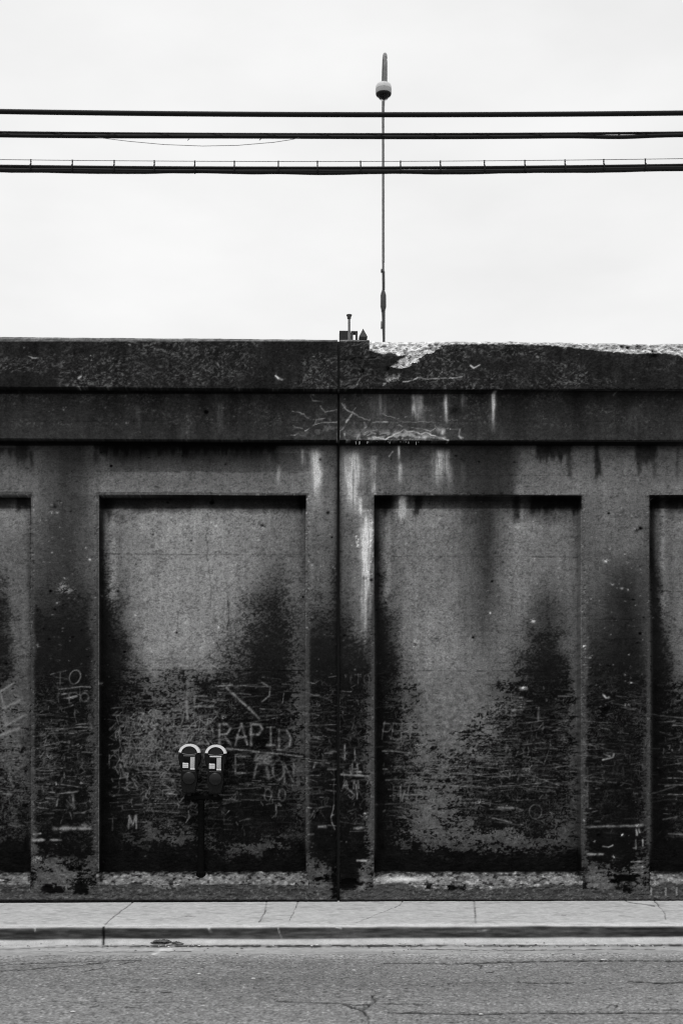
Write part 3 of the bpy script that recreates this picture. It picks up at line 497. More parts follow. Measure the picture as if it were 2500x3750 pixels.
for u, v, r, a in [(187, 1878, 6, 70), (208, 1878, 5, 70), (190, 1848, 4, 40), (322, 2040, 4, 60), (315, 2007, 4, 60), (232, 2145, 14, 45), (225, 2160, 10, 50), (250, 2165, 10, 60), (240, 2120, 7, 30), (270, 2160, 8, 35), (215, 2165, 8, 35), (640, 2315, 5, 60), (800, 2297, 5, 70), (653, 1890, 9, 14), (963, 1935, 8, 30), (1305, 1965, 4, 110), (1308, 1975, 4, 120), (1311, 1998, 5, 120), (1307, 1985, 4, 110),
                   (2220, 2054, 6, 110), (1952, 2275, 7, 90), (1574, 2433, 7, 40), (1522, 2347, 8, 45), (1517, 2365, 6, 60), (1795, 2246, 4, 70), (2138, 2367, 5, 120), (285, 2730, 5, 110), (182, 2772, 10, 45), (208, 2872, 8, 60), (185, 2868, 5, 50), (298, 2868, 6, 60), (818, 2628, 5, 120), (620, 2908, 11, 50), (574, 2932, 10, 35), (570, 2660, 12, 30), (745, 2908, 8, 25), (1918, 2518, 9, 70), (1910, 2585, 8, 60), (2060, 2705, 9, 40), (1432, 2702, 6, 90), (2295, 2060, 4, 50), (2240, 2140, 6, 60), (2276, 2155, 5, 60), (2300, 2160, 5, 60),
                   (2277, 3058, 5, 150), (2140, 3005, 5, 120), (2248, 3138, 5, 130), (2295, 2582, 5, 130), (370, 2505, 6, 90), (1455, 2740, 10, 40), (140, 2365, 6, 45), (1532, 2730, 12, 36), (1930, 2815, 12, 36), (1755, 2935, 10, 60), (24, 1318, 3, 40), (135, 3145, 10, 60), (152, 3145, 9, 50), (1290, 2930, 5, 50), (2290, 2470, 5, 60), (465, 1549, 4, 90), (640, 1749, 8, 26)]:
    spot(T, u, v, r, a, 1.3)
for u, v, r in [(200, 1855, 9), (560, 1958, 3.5), (700, 1980, 3), (431, 2165, 4), (646, 2318, 4), (1215, 1968, 3), (136, 2235, 7), (2331, 1945, 9), (2345, 1935, 6), (2214, 2602, 12), (1835, 1808, 7), (776, 1840, 5), (960, 1925, 6), (1110, 2187, 4), (2190, 3060, 4), (1801, 2129, 3.5), (1732, 2336, 4), (1520, 2362, 5), (2228, 1880, 4), (1360, 2125, 6), (1335, 2120, 8), (1200, 1878, 5), (407, 1706, 4), (1172, 1682, 4), (2343, 2320, 4), (755, 1508, 5), (1665, 1505, 16), (1325, 1360, 8), (1420, 1350, 8), (2395, 1302, 10), (185, 2165, 4), (1160, 2980, 5), (456, 2388, 3)]:
    spot(T, u, v, r, -80 if r < 7 else -22, 1.2); spot(HT, u, v, r*.8, -.014 if r < 13 else -.004)
# vertical hairline and lift lines between pours
CR = np.zeros(UU.shape, np.float32)
stroke(CR, [(762, 1880), (765, 1920), (755, 1960), (762, 2000), (757, 2040), (768, 2110), (775, 2160), (770, 2220)], 2.2, .45, 2.5)
stroke(CR, [(835, 2200), (838, 2270), (832, 2300)], 2.2, .8, 1); stroke(CR, [(650, 2240), (652, 2310)], 1.6, .4, 1)
stroke(CR, [(780, 1840), (778, 1812)], 2.4, .8, 1)
for a, b, v, vl, wd in [(370, 1120, 2030, .55, 1.7), (385, 420, 2027, 1, 3.2), (930, 1118, 2036, .6, 2), (430, 1115, 2455, .95, 2.2), (1380, 2128, 2037, .5, 1.7), (1950, 2128, 2040, .7, 2), (1420, 2000, 2457, .7, 1.8), (345, 1120, 1727, .6, 1.8), (1375, 2500, 1740, .4, 1.6), (-100, 2600, 1541, .35, 1.6), (0, 112, 2204, .5, 1.6), (20, 100, 2140, .5, 1.6), (1132, 1232, 2177, .4, 1.5), (2145, 2370, 2269, .5, 1.8), (2145, 2370, 2340, .5, 1.8), (2145, 2365, 2188, .3, 1.6), (125, 345, 2177, .3, 1.6), (2400, 2500, 2165, .6, 2.4), (2390, 2500, 2225, .4, 2), (0, 60, 2512, .4, 1.5), (2150, 2365, 1888, .25, 1.4), (1240, 1360, 1812, .3, 1.4)]:
    stroke(CR, [(a, v), ((a+b)/2, v+1), (b, v+2)], wd, vl, 1.0, .45)
stroke(CR, [(1245, 1317), (1280, 1318), (1300, 1310), (1340, 1312), (1375, 1308)], 2.2, 1, 2); stroke(CR, [(1655, 1280), (1680, 1287), (1690, 1282)], 2, .7, 1)
T = T*(1-.62*np.clip(CR, 0, 1)); HT -= .004*np.clip(CR, 0, 1)
HT += .0030*(fbm(UU/14, VV/12, 51, 3)-.5)+.006*(fbm(UU/120, VV/110, 52, 3)-.5)
HT += .004*(fine-.5)*((VV < 1427)*1.0)
# light arris strip along the pier chamfers, their lit edge painted as tone
for e, sgn in ((121, 1), (350, -1), (1129, 1), (1362, -1), (2138, 1), (2373, -1)):
    c = np.exp(-((UU-(e-sgn*4))/9)**2)*ss(1980, 2350, VV)*ss(3170, 3060, VV)
    c = c*(.75+.4*fbm(UU/6, VV/40, 53, 3))
    tgt = 58 if e not in (1362, 2373) else 62
    T = np.where(T < tgt, T+(tgt-T)*np.clip(c, 0, 1), T)
# plinth, sill and footing
wav = 3240+(fbm(UU/60, UU*0, 61, 4)-.5)*16+18*np.exp(-((UU-620)/60)**2)-6*ss(1380, 1460, UU)*ss(1500, 1460, UU)+26*ss(1470, 1560, UU)*ss(2010, 1850, UU)*(.5+fbm(UU/25, VV/12, 62, 2))*.7
inbay = ((UU < 112) | ((UU > 352) & (UU < 1128)) | ((UU > 1366) & (UU < 2133)) | (UU > 2378))
rough_ = fbm(UU/16, VV/8, 63, 5, .65)
sillT = 84+100*(rough_-.5)+40*ss(.6, .75, fbm(UU/10, VV/5, 64, 2))-50*ss(.62, .72, fbm(UU/14, VV/6, 65, 2))
foot = 50+46*(rough_-.5)+24*ss(.62, .75, fbm(UU/9, VV/5, 66, 2))+ss(3265, 3290, VV)*4
footm = ss(-3, 3, VV-wav)
isil = inbay & (VV > 3193+(fbm(UU/30, UU*0, 67, 3)-.5)*10)
sillT = sillT*(.35+.65*ss(0, 16, VV-3193+(rough_-.5)*34))
T = np.where(isil, mix(sillT, foot, footm), T)
T = np.where((~inbay) & (VV > 3262), foot, T)
smo = np.exp(-((UU-1480)/90)**2-((VV-3221)/9)**2); T = mix(T, 168, np.clip(smo, 0, 1))            # smooth patch of new mortar
patch = ss(1360, 1372, UU)*ss(1500, 1455, UU+ (VV-3250)*.5)*ss(3244, 3250, VV); T = mix(T, 46+20*rough_, patch*.9)
for a in (2385, 2438, 2478): T = np.where((abs(UU-a-2*np.sin(VV/9)) < 3.5) & (VV > 3250) & (VV < 3280), 95, T)
HT += np.where(isil | (VV > 3255), .022*(rough_-.5), 0)+np.where(VV > 3110, .012*(rough_-.5), 0)
jg = (fbm(UU/11, VV/8, 161, 4)-.5)*26
for a, b, c, e in [(148, 232, 3250, 3272), (268, 322, 3236, 3276), (160, 200, 3240, 3256), (1148, 1205, 3214, 3226), (1246, 1300, 3222, 3254), (1216, 1236, 3180, 3290), (2246, 2330, 3206, 3232), (2284, 2312, 3246, 3272), (2236, 2270, 3222, 3234), (250, 300, 3176, 3192), (1300, 1330, 3232, 3244), (1640, 1700, 3246, 3262), (1560, 1580, 3240, 3256)]:
    q = ss(-6, 6, np.minimum(np.minimum(UU-a, b-UU), np.minimum(VV-c, e-VV)*1.6)+jg); T = T*(1-.85*q); HT -= .012*q
T = T*(1-.75*(ss(3292, 3300, VV)))
# broken coping edge on the right
bu = [-200, 1350, 1353, 1385, 1400, 1430, 1460, 1480, 1520, 1560, 1600, 1620, 1640, 1900, 2020, 2100, 2200, 2300, 2400, 2440, 2480, 2500, 2600]
bv = [1200, 1200, 1282, 1290, 1297, 1291, 1303, 1302, 1300, 1288, 1276, 1266, 1260, 1261, 1266, 1273, 1284, 1295, 1293, 1296, 1300, 1308, 1300]
bound = np.interp(UU+wu*.12, bu, bv)+(fbm(UU/9, VV/9, 71, 3)-.5)*9
K1 = ss(-1.5, 1.5, bound-VV)*(UU > 1350)
def inpoly(pts, x, y):
    r = np.zeros(x.shape, bool); n = len(pts)
    for k in range(n):
        (x0, y0), (x1, y1) = pts[k], pts[(k+1) % n]
        if y0 == y1: continue
        r ^= ((y0 > y) != (y1 > y)) & (x < (x1-x0)*(y-y0)/(y1-y0)+x0)
    return r
jx = (fbm(UU/9, VV/7, 72, 3)-.5)*14; jy = (fbm(UU/9, VV/7, 76, 3)-.5)*12
lobe = inpoly([(1475, 1290), (1600, 1270), (1618, 1272), (1586, 1288), (1552, 1296), (1534, 1312), (1530, 1324), (1508, 1328), (1500, 1342), (1462, 1346), (1428, 1344), (1440, 1330), (1462, 1318), (1482, 1306)], UU+jx, VV+jy).astype(np.float32)
lobe = np.maximum(lobe, .42*inpoly([(1404, 1364), (1428, 1372), (1462, 1366), (1468, 1384), (1450, 1394), (1424, 1398), (1412, 1386)], UU+jx*1.6, VV+jy*1.6)*(fbm(UU/7, VV/5, 77, 2) > .42))
K2 = np.clip(lobe, 0, 1)
Kk = np.clip(K1+K2, 0, 1)
sr = fbm(UU/12, VV/7, 73, 5, .65)
T = mix(T, 176+230*(sr-.5)-34*ss(1600, 1680, UU)-60*ss(.62, .7, fbm(UU/16, VV/9, 74, 3))*(UU < 1640), Kk)
for u, v, r in [(2278, 1262, 9), (2300, 1268, 6), (2342, 1264, 10), (1600, 1256, 8), (1575, 1262, 6), (2390, 1285, 4)]: spot(T, u, v, r, -110, 1.3); spot(HT, u, v, r, -.02)
HT -= K1*np.clip((bound-VV)/400*.45, 0, .05)+K2*.016
HT += Kk*.036*(sr-.5)
chn = fbm(UU/9, VV/9, 191, 3); T_ch = np.zeros(UU.shape, np.float32)
for e in (117, 352, 1126, 1364, 2136, 2376): T_ch = np.maximum(T_ch, ss(12, 5, abs(UU-e))*(VV > 1812))
for e in (1423, 1611): T_ch = np.maximum(T_ch, ss(6, 2, abs(VV-e)))
T_ch = np.maximum(T_ch, ss(7, 3, abs(VV-1809))*inbay)
cp = T_ch*ss(.60, .70, chn); HT -= .011*cp; T = T*(1+.5*cp*ss(.45, .6, fbm(UU/6, VV/6, 192, 2)))
jd = np.exp(-((UU-1238)/9)**2)*(VV > 1620)*(.5+.7*fbm(VV/25, UU*0, 88, 3)); T = T*(1-.6*np.clip(jd, 0, 1))
# underside shade painted as dark bands along the ledges, and the joint
ledge_shade = np.where((VV > 1423) & (VV < 1443), 1, 0)*(.5+.5*ss(1446, 1436, VV))+np.where((VV > 1611) & (VV < 1631), 1, 0)
T = T*(1-.62*np.clip(ledge_shade, 0, 1)*(1-np.clip(EF, 0, 1)))
T = np.where((VV < 1250) & (UU < 1350), 92+70*(fbm(UU/14, VV/5, 75, 3)-.5), T)
T = np.clip(T, 7, 232)

def sample(A, U, V):
    u = np.where(U < -40, U+2015, np.where(U > 2540, U-2015, U)); u = np.where(u < -40, u+2015, np.where(u > 2540, u-2015, u))
    x = np.clip((u-U0)/ST, 0, W_-1.01); y = np.clip((V-V0)/ST, 0, H_-1.01)
    i = x.astype(int); j = y.astype(int); fx = x-i; fy = y-j
    return (A[j, i]*(1-fx)+A[j, i+1]*fx)*(1-fy)+(A[j+1, i]*(1-fx)+A[j+1, i+1]*fx)*fy

# ------------------------------------------------------------------ wall geometry
CH, DP = .028, .17                                      # chamfer, panel recess
PF, PC = -.12, -.24                                     # frieze and coping stand proud of the piers
z_ct = at(1250, 1241, PC)[2]; z_c = at(1250, 1424, PC)[2]; z_f = at(1250, 1612, PF)[2]
z_op = at(1250, 1806, 0)[2]; ZB = .10
z_s, z_s2 = at(1250, 3193, DP)[2], at(1250, 3240, -.02)[2]
ox = [at(u, 2600, 0)[0] for u in (122, 351, 1130, 1361, 2139, 2373)]
BW = ox[2]-ox[1]; PW = ox[5]-ox[4]
bays = [(ox[0]-BW, ox[0]), (ox[1], ox[2]), (ox[3], ox[4]), (ox[5], ox[5]+BW)]
while bays[0][0] > -8.5: a = bays[0][0]-PW; bays.insert(0, (a-BW, a))
while bays[-1][1] < 8.5: a = bays[-1][1]+PW; bays.append((a, a+BW))
XJ = at(1238, 2400, 0)[0]
ALB = 1/.60
def section(xa, xb, label):
    root = empty('retaining_wall', ((xa+xb)/2, 0, 0.13), label, 'wall', 'sections of the concrete retaining wall')
    off = np.array([(xa+xb)/2, 0, .13])
    xs = list(np.arange(max(xa, -3.45), min(xb, 3.4), .0064))+list(np.arange(xa, -3.45, .03) if xa < -3.45 else [])+list(np.arange(3.4, xb, .03) if xb > 3.4 else [])+[xa, xb]
    for a, b in bays:
        for e, sg in ((a, 1), (b, -1)):
            if xa < e < xb: xs += [e, e+sg*CH, e+sg*(CH+.0012)]
    xs = np.unique(np.round(xs, 5)); xs = xs[np.concatenate([[True], np.diff(xs) > .0006])]; xs = xs[(xs >= xa-1e-6) & (xs <= xb+1e-6)]
    zs = list(np.arange(ZB, z_ct-.02, .0064))+[z_c, z_c-.001, z_f, z_f-.001, z_op, z_op-CH, z_op-CH-.0012, z_s, z_s2, z_ct-.022, z_ct]
    zs = np.unique(np.round(zs, 5)); zs = zs[np.concatenate([[True], np.diff(zs) > .0006])]
    X, Z = np.meshgrid(xs, zs)
    Y = np.where(Z >= z_c-1e-4, PC, np.where(Z >= z_f-1e-4, PF, 0.0))
    below = Z < z_f-1e-4
    d = np.full(X.shape, -9.0)
    for a, b in bays: d = np.maximum(d, np.minimum(np.minimum(X-a, b-X), z_op-Z))
    Y = np.where(below & (d > 0), np.where(d <= CH+1e-4, d, DP), Y)
    infront = (d > CH+1e-4)
    Y = np.where(below & (d > 0) & (Z < z_s), np.minimum(Y, np.maximum(DP-(z_s-Z)/(z_s-z_s2)*(DP+.02), -.02)), Y)
    Y = np.where((Z < z_s2) & (d > 0), np.minimum(Y, -.02-(z_s2-Z)*.35), Y)
    Y = np.where((Z < z_s2) & (d <= 0), -np.clip((z_s2-Z)/.05, 0, 1)*.02-(z_s2-Z)*.35, Y)
    top = Z > z_ct-.021
    Y = np.where(top, PC+(Z-(z_ct-.022)), Y)
    U, V = proj(X, Y, Z)
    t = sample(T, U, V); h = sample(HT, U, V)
    # ledge arrises keep a worn, uneven line
    Y2 = Y-h
    Z2 = Z+np.where(top, (fbm(X*9, Z*0, 81, 4)-.5)*.016*np.where(U > 1350, 1.6, .5), 0)
    # top surface and back
    ex = []
    for yy, dz in ((PC+.12, 0), (PC+.34, 0), (PC+.60, 0), (PC+.60, -1.2)):
        ex.append((xs, np.full_like(xs, yy)+np.maximum(Y2[-1]-(PC+.022), 0)*.2, Z2[-1]+dz+(fbm(xs*8, xs*0+yy*5, 82, 3)-.5)*.012))
    Xf = np.vstack([X]+[e[0][None] for e in ex]); Yf = np.vstack([Y2]+[e[1][None] for e in ex]); Zf = np.vstack([Z2]+[e[2][None] for e in ex])
    tt = 110+40*(fbm(xs*6, xs*0, 83, 3)-.5)+np.where(U[-1] > 1350, 60, 0)
    Tf = np.vstack([t]+[tt[None]]*4)
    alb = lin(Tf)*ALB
    R, Cn = Xf.shape
    # end faces: an extra column returning into the wall at each end
    Xf = np.hstack([Xf[:, :1], Xf, Xf[:, -1:]]); Yf = np.hstack([np.full((R, 1), PC+.60), Yf, np.full((R, 1), PC+.60)]); Zf = np.hstack([Zf[:, :1], Zf, Zf[:, -1:]])
    alb = np.hstack([alb[:, :1]*.4, alb, alb[:, -1:]*.4]); Cn += 2
    idx = np.arange(R*Cn).reshape(R, Cn)
    quads = np.stack([idx[:-1, :-1], idx[:-1, 1:], idx[1:, 1:], idx[1:, :-1]], -1)
    P = np.stack([Xf, Yf, Zf], -1).reshape(-1, 3)-off; A = np.clip(alb, 0, .85).reshape(-1)
    xc = np.hstack([xs[:1], (xs[:-1]+xs[1:])/2, xs[-1:]]); zc = np.concatenate([(zs[:-1]+zs[1:])/2, np.full(4, z_ct+.1)])
    XC, ZC = np.meshgrid(xc, zc)
    dd = np.full(XC.shape, -9.0); bi = np.full(XC.shape, -1)
    for k, (a, b) in enumerate(bays):
        q = np.minimum(np.minimum(XC-a, b-XC), z_op-ZC); bi = np.where(q > CH+.0011, k, bi); dd = np.maximum(dd, q)
    def make(name, mask, lab=None):
        if not mask.any(): return
        q = quads[mask]; un, inv = np.unique(q.ravel(), return_inverse=True)
        o = mesh_np(name, P[un], inv.reshape(-1, 4), M_wall, root, A[un])
        if lab: o['label'] = lab
        return o
    cop = ZC > z_c-.0006; fr = (~cop) & (ZC > z_f-.0006); rest = ~(cop | fr)
    pl = rest & (ZC < np.where(bi >= 0, z_s, z_s2)); rest &= ~pl
    make('coping', cop); make('frieze', fr); make('plinth', pl)
    for k in range(len(bays)): make('panel', rest & (bi == k))
    fm = rest & (bi < 0); lt = fm & (ZC > z_op); make('lintel', lt); fm &= ~lt
    mids = [xa]+[ (a+b)/2 for a, b in bays if xa < (a+b)/2 < xb]+[xb]
    for a, b in zip(mids, mids[1:]): make('pier', fm & (XC > a) & (XC <= b))
    return root, off
wl, offl = section(-8.2, XJ-.011, 'left section of the stained concrete wall, its recessed panel scratched RAPID behind the parking meters')
wr, offr = section(XJ+.011, 8.2, 'right section of the stained concrete wall, its coping broken and pale along the top edge')
bm = bmesh.new(); bx(bm, XJ-.0105, XJ+.0105, .05, .30, .1, z_f-.001); bx(bm, XJ-.0105, XJ+.0105, -.07, .30, z_f, z_c-.001); bx(bm, XJ-.0105, XJ+.0105, -.19, .30, z_c, z_ct-.006)
for v in bm.verts: v.co.x -= offl[0]; v.co.z -= .13
bm_obj('joint_filler', bm, M_dark, wl)
# lime drips hanging from the frieze
bm = bmesh.new(); rr = random.Random(5)
for u in list(range(1300, 1560, 13))+[1461, 1400, 1463, 1322]:
    if rr.random() < .35: continue
    x, y, z = at(u+rr.uniform(-5, 5), 1614, PF+.035); l = rr.uniform(.008, .04)
    lathe(bm, [(.0045, z+.02), (.0035, z-l*.5), (.001, z-l)], x-offr[0], y, 8)
for v in bm.verts: v.co.z -= .13
bm_obj('lime_drips', bm, M_stick, wr)

# ------------------------------------------------------------------ ground: sheet, road, gutter, kerb, sidewalk, embankment
def sheet(name, xs, prof, tone_fn, disp_fn, material):
    """surface swept along x; prof = list of (y,z)"""
    pr = np.array(prof); X = np.repeat(xs[None], len(pr), 0); Y = np.repeat(pr[:, :1], len(xs), 1); Z = np.repeat(pr[:, 1:2], len(xs), 1)
    U, V = proj(X, Y, Z)
    t = tone_fn(X, Y, Z, U, V); Y2, Z2 = disp_fn(X, Y, Z, U, V)
    R, C_ = X.shape; idx = np.arange(R*C_).reshape(R, C_)
    q = np.stack([idx[:-1, :-1], idx[:-1, 1:], idx[1:, 1:], idx[1:, :-1]], -1).reshape(-1, 4)
    q = q[:, ::-1] if pr[0, 0] > pr[-1, 0] else q
    o = mesh_np(name, np.stack([X, Y2, Z2], -1).reshape(-1, 3), q, material, None, t.reshape(-1))
    o['kind'] = 'structure'; return o
def crackmap(U, V, lines):
    r = np.zeros(U.shape)
    for pts, wd, wob in lines:
        sd_ = pts[0][0] % 13
        Uw = U+(fbm(U/14, V/9, sd_, 3)-.5)*wob*3; Vw = V+(fbm(U/17, V/9, sd_+3, 3)-.5)*wob*2
        x = [p[0] for p in pts]; y = [p[1] for p in pts]
        m_ = (U > min(x)-30) & (U < max(x)+30) & (V > min(y)-30) & (V < max(y)+30)
        if not m_.any(): continue
        u_, v_ = Uw[m_], Vw[m_]; best = np.full(u_.shape, 1e9)
        for (x0, y0), (x1, y1) in zip(pts, pts[1:]):
            dx, dy = x1-x0, y1-y0; t = np.clip(((u_-x0)*dx+(v_-y0)*dy)/(dx*dx+dy*dy), 0, 1)
            best = np.minimum(best, np.hypot(u_-x0-t*dx, v_-y0-t*dy))
        r[m_] = np.maximum(r[m_], np.exp(-(best/wd)**2)*(.45+.55*ss(.3, .55, vn(u_/22, v_/16, sd_))))
    return r
xfine = np.unique(np.round(np.concatenate([np.arange(-60, -4, .5), np.arange(-4, -3.3, .03), np.arange(-3.3, 3.2, .0085), np.arange(3.2, 4, .03), np.arange(4, 60.1, .5)]), 4))
AH = 1/.80
# sidewalk
Y_K = -1.545
side_cr = [([(490, 3303), (440, 3340), (400, 3372), (384, 3388)], 1.7, 1.5), ([(975, 3303), (972, 3335), (950, 3378)], 2.2, 2), ([(1090, 3303), (1080, 3330), (1058, 3378)], 1.6, 2), ([(1475, 3300), (1465, 3316), (1380, 3350), (1300, 3380)], 1.1, 2), ([(1734, 3300), (1738, 3330), (1741, 3380)], 3.4, 1.2),
           ([(2396, 3300), (2412, 3320), (2430, 3340), (2438, 3366)], 2, 3), ([(2290, 3302), (2330, 3310), (2395, 3316)], 1.6, 2), ([(2370, 3317), (2396, 3319)], 2, .5), ([(665, 3356), (690, 3355), (715, 3357)], 2, .5), ([(15, 3380), (60, 3380)], 1.3, .5), ([(2055, 3352), (2072, 3352)], 1.3, .5), ([(430, 3358), (448, 3359)], 1.2, .5)]
def t_side(X, Y, Z, U, V):
    t = 172+14*(fbm(X*1.3, Y*3, 91, 4)-.5)+26*(fbm(X*30, Y*30, 92, 3)-.5)+18*ss(-1.30, -1.50, Y)
    t = t-16*ss(.62, .7, fbm(X*9, Y*14, 93, 3))
    t = t*(1-.46*crackmap(U, V, side_cr)*(.4+.9*fbm(X*30, Y*16, 86, 2)))
    t = np.where(np.abs(((X+3.02) % 6.03)-.0) < .006, t*.9, t)
    return lin(t)*AH
def d_side(X, Y, Z, U, V): return Y, Z+(fbm(X*2, Y*3, 94, 3)-.5)*.006-crackmap(U, V, side_cr)*.006
sheet('sidewalk', xfine, [(y, .13) for y in np.arange(0.0, Y_K+.04-1e-6, -.016)]+[(Y_K+.04, .13)], t_side, d_side, M_side)
# kerb
kp = []
for k in range(9):
    a = k/8*math.pi/2; kp.append((Y_K+.025-.025*math.sin(a)+.015*(1-k/8), .105+.025*math.cos(a)))
kp = [(Y_K+.04, .13)]+kp[1:]
kz = np.arange(.095, .034, -.006); kp += [(Y_K-.0-.10*(.105-z)*.6, z) for z in kz]
kp += [(Y_K-.012, .026), (Y_K-.022, .017), (Y_K-.036, .010), (Y_K-.055, .0055), (Y_K-.075, .004)]
kerb_cr = [([(378, 3385), (380, 3440), (377, 3462)], 4, .6)]
kerb_lt = [([(1018, 3400), (1024, 3420), (1032, 3436)], 2.6, 1.5), ([(765, 3402), (770, 3414)], 5, 2), ([(127, 3400), (130, 3412)], 2.6, 1), ([(1750, 3410), (1790, 3408)], 4, 3), ([(1230, 3398), (1250, 3402)], 3, 2)]
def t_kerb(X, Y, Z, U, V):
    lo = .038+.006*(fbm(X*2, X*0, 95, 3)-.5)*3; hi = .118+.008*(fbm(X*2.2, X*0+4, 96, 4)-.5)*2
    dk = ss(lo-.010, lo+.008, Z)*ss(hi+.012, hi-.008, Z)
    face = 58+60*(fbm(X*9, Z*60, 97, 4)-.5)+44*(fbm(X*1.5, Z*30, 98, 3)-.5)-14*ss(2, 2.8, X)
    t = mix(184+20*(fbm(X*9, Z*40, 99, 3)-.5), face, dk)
    t = t+70*crackmap(U, V, kerb_lt)*(t < 120)
    t = t*(1-.85*crackmap(U, V, kerb_cr))
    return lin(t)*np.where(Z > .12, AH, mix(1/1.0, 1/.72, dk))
def d_kerb(X, Y, Z, U, V):
    c = crackmap(U, V, kerb_cr)
    return Y+c*.02+(fbm(X*5, Z*9, 100, 4)-.5)*.020*((Z < .128) & (Z > .012)), Z-c*.004
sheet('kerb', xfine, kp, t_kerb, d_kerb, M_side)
# gutter
Y_G = -2.08
gut_cr = [([(-100, 3482), (300, 3467), (900, 3468), (1300, 3466), (1900, 3464), (2600, 3463)], 3.4, 3), ([(420, 3468), (700, 3466), (1240, 3466), (2000, 3465), (2500, 3463)], 4.6, 2.6), ([(-50, 3460), (250, 3463), (400, 3464)], 1.5, 3), ([(100, 3485), (300, 3489), (700, 3487)], 1.3, 3), ([(1500, 3478), (1900, 3482), (2400, 3478)], 1.3, 3), ([(380, 3450), (376, 3470)], 4, 1)]
def t_gut(X, Y, Z, U, V):
    t = 172-10*ss(-1.66, -1.74, Y)+30*(fbm(X*6, Y*20, 101, 4)-.5)+20*(fbm(X*40, Y*50, 102, 2)-.5)-26*ss(-1.70, -2.1, Y)*(.3+fbm(X*3, Y*12, 103, 3))
    t = t*(1-.70*crackmap(U, V, gut_cr)*(.4+.6*ss(.25, .5, fbm(X*3.5, X*0, 104, 3))*ss(-2.4, -1.2, X)))
    t = mix(t, 205, crackmap(U, V, [([(562, 3496), (590, 3480), (625, 3478)], 7, 1)])*.7)
    return lin(t)*AH
sheet('gutter', xfine, [(y, .004) for y in np.arange(Y_K-.075, Y_G, -.013)]+[(Y_G, .004)], t_gut,
      lambda X, Y, Z, U, V: (Y, Z+(fbm(X*7, Y*12, 105, 3)-.5)*.006*(Y < Y_K-.08)), M_side)
# road
road_cr = [([(0, 3556), (80, 3552), (200, 3543), (330, 3532), (400, 3524)], 1.6, 2), ([(0, 3535), (150, 3528), (400, 3520), (520, 3518)], 1.1, 2), ([(300, 3560), (390, 3545), (500, 3520)], 1.1, 3), ([(1400, 3528), (1560, 3528), (1640, 3531), (1730, 3528), (1900, 3524), (2060, 3520), (2500, 3519)], 1.9, 1.5), ([(1730, 3528), (1765, 3537), (1757, 3546)], 1.9, 2), ([(1780, 3562), (1810, 3558)], 1.5, 2),
           ([(1362, 3650), (1372, 3670), (1350, 3684), (1330, 3704), (1345, 3725), (1350, 3760)], 4.2, 5), ([(1240, 3676), (1300, 3684), (1350, 3680), (1400, 3678), (1550, 3680)], 1.7, 3), ([(1250, 3676), (1285, 3690), (1330, 3704)], 2.4, 3), ([(1400, 3655), (1460, 3668)], 1.2, 2), ([(1420, 3710), (1600, 3712), (1700, 3715), (1900, 3711), (2080, 3712), (2300, 3709), (2560, 3713)], 2.6, 1.6), ([(2370, 3698), (2560, 3700)], 1.3, 2),
           ([(1010, 3668), (1100, 3672), (1260, 3677)], 1.8, 1.5), ([(255, 3674), (300, 3675)], 1.6, 1), ([(460, 3690), (530, 3693)], 1.6, 1), ([(2220, 3690), (2240, 3678), (2260, 3684), (2245, 3700)], 1.7, 3), ([(1900, 3598), (2020, 3602), (2100, 3600)], 1.3, 2), ([(2300, 3594), (2400, 3600), (2560, 3598)], 2.2, 2), ([(1640, 3600), (1900, 3597)], .9, 2), ([(330, 3690), (360, 3684)], 1.6, 1), ([(480, 3633), (530, 3634)], 1.8, 1), ([(590, 3634), (625, 3634)], 1.8, 1), ([(140, 3668), (250, 3670), (600, 3672)], .8, 2)]
def t_road(X, Y, Z, U, V):
    t = 122+24*(fbm(X*.8, Y*2.2, 111, 4)-.5)-9*np.exp(-((Y+3.1)/.28)**2)-5*np.exp(-((Y+4.3)/.3)**2)+30*(fbm(X*26, Y*26, 112, 2)-.5)+36*ss(-2.40, -2.10, Y)*(.35+.6*fbm(X*5, Y*10, 113, 3))+7*ss(-3, -5, Y)
    peb = vn(X*75, Y*75, 9); t = t+46*ss(.80, .96, peb)-46*ss(.24, .08, peb)
    peb = vn(X*34, Y*34, 19); t = t+18*ss(.82, .96, peb)-22*ss(.2, .06, peb)
    t = t*(1-.78*crackmap(U, V, road_cr))
    return lin(t)/.98
def d_road(X, Y, Z, U, V): return Y, Z+(fbm(X*1.1, Y*1.1, 114, 3)-.5)*.010*ss(Y_G-.0, Y_G-.2, Y)-crackmap(U, V, road_cr)*.008+(vn(X*60, Y*60, 9)-.5)*.003
ry = [(y, .004) for y in np.arange(Y_G, -4.6, -.0125)]+[(y, .004) for y in (-4.7, -5, -5.5, -6.5, -8, -10, -12, -15, -20)]
road = sheet('road', xfine, ry, t_road, d_road, M_road)
g = bmesh.new(); vs_ = [g.verts.new(p) for p in ((-900, -900, -.03), (900, -900, -.03), (900, 900, -.03), (-900, 900, -.03))]; g.faces.new(vs_)
o = bm_obj('ground', g, M_soil); o['kind'] = 'structure'
g = bmesh.new(); bx(g, -60, 60, .37, 70, 0, 4.75); o = bm_obj('embankment', g, M_soil); o['kind'] = 'structure'

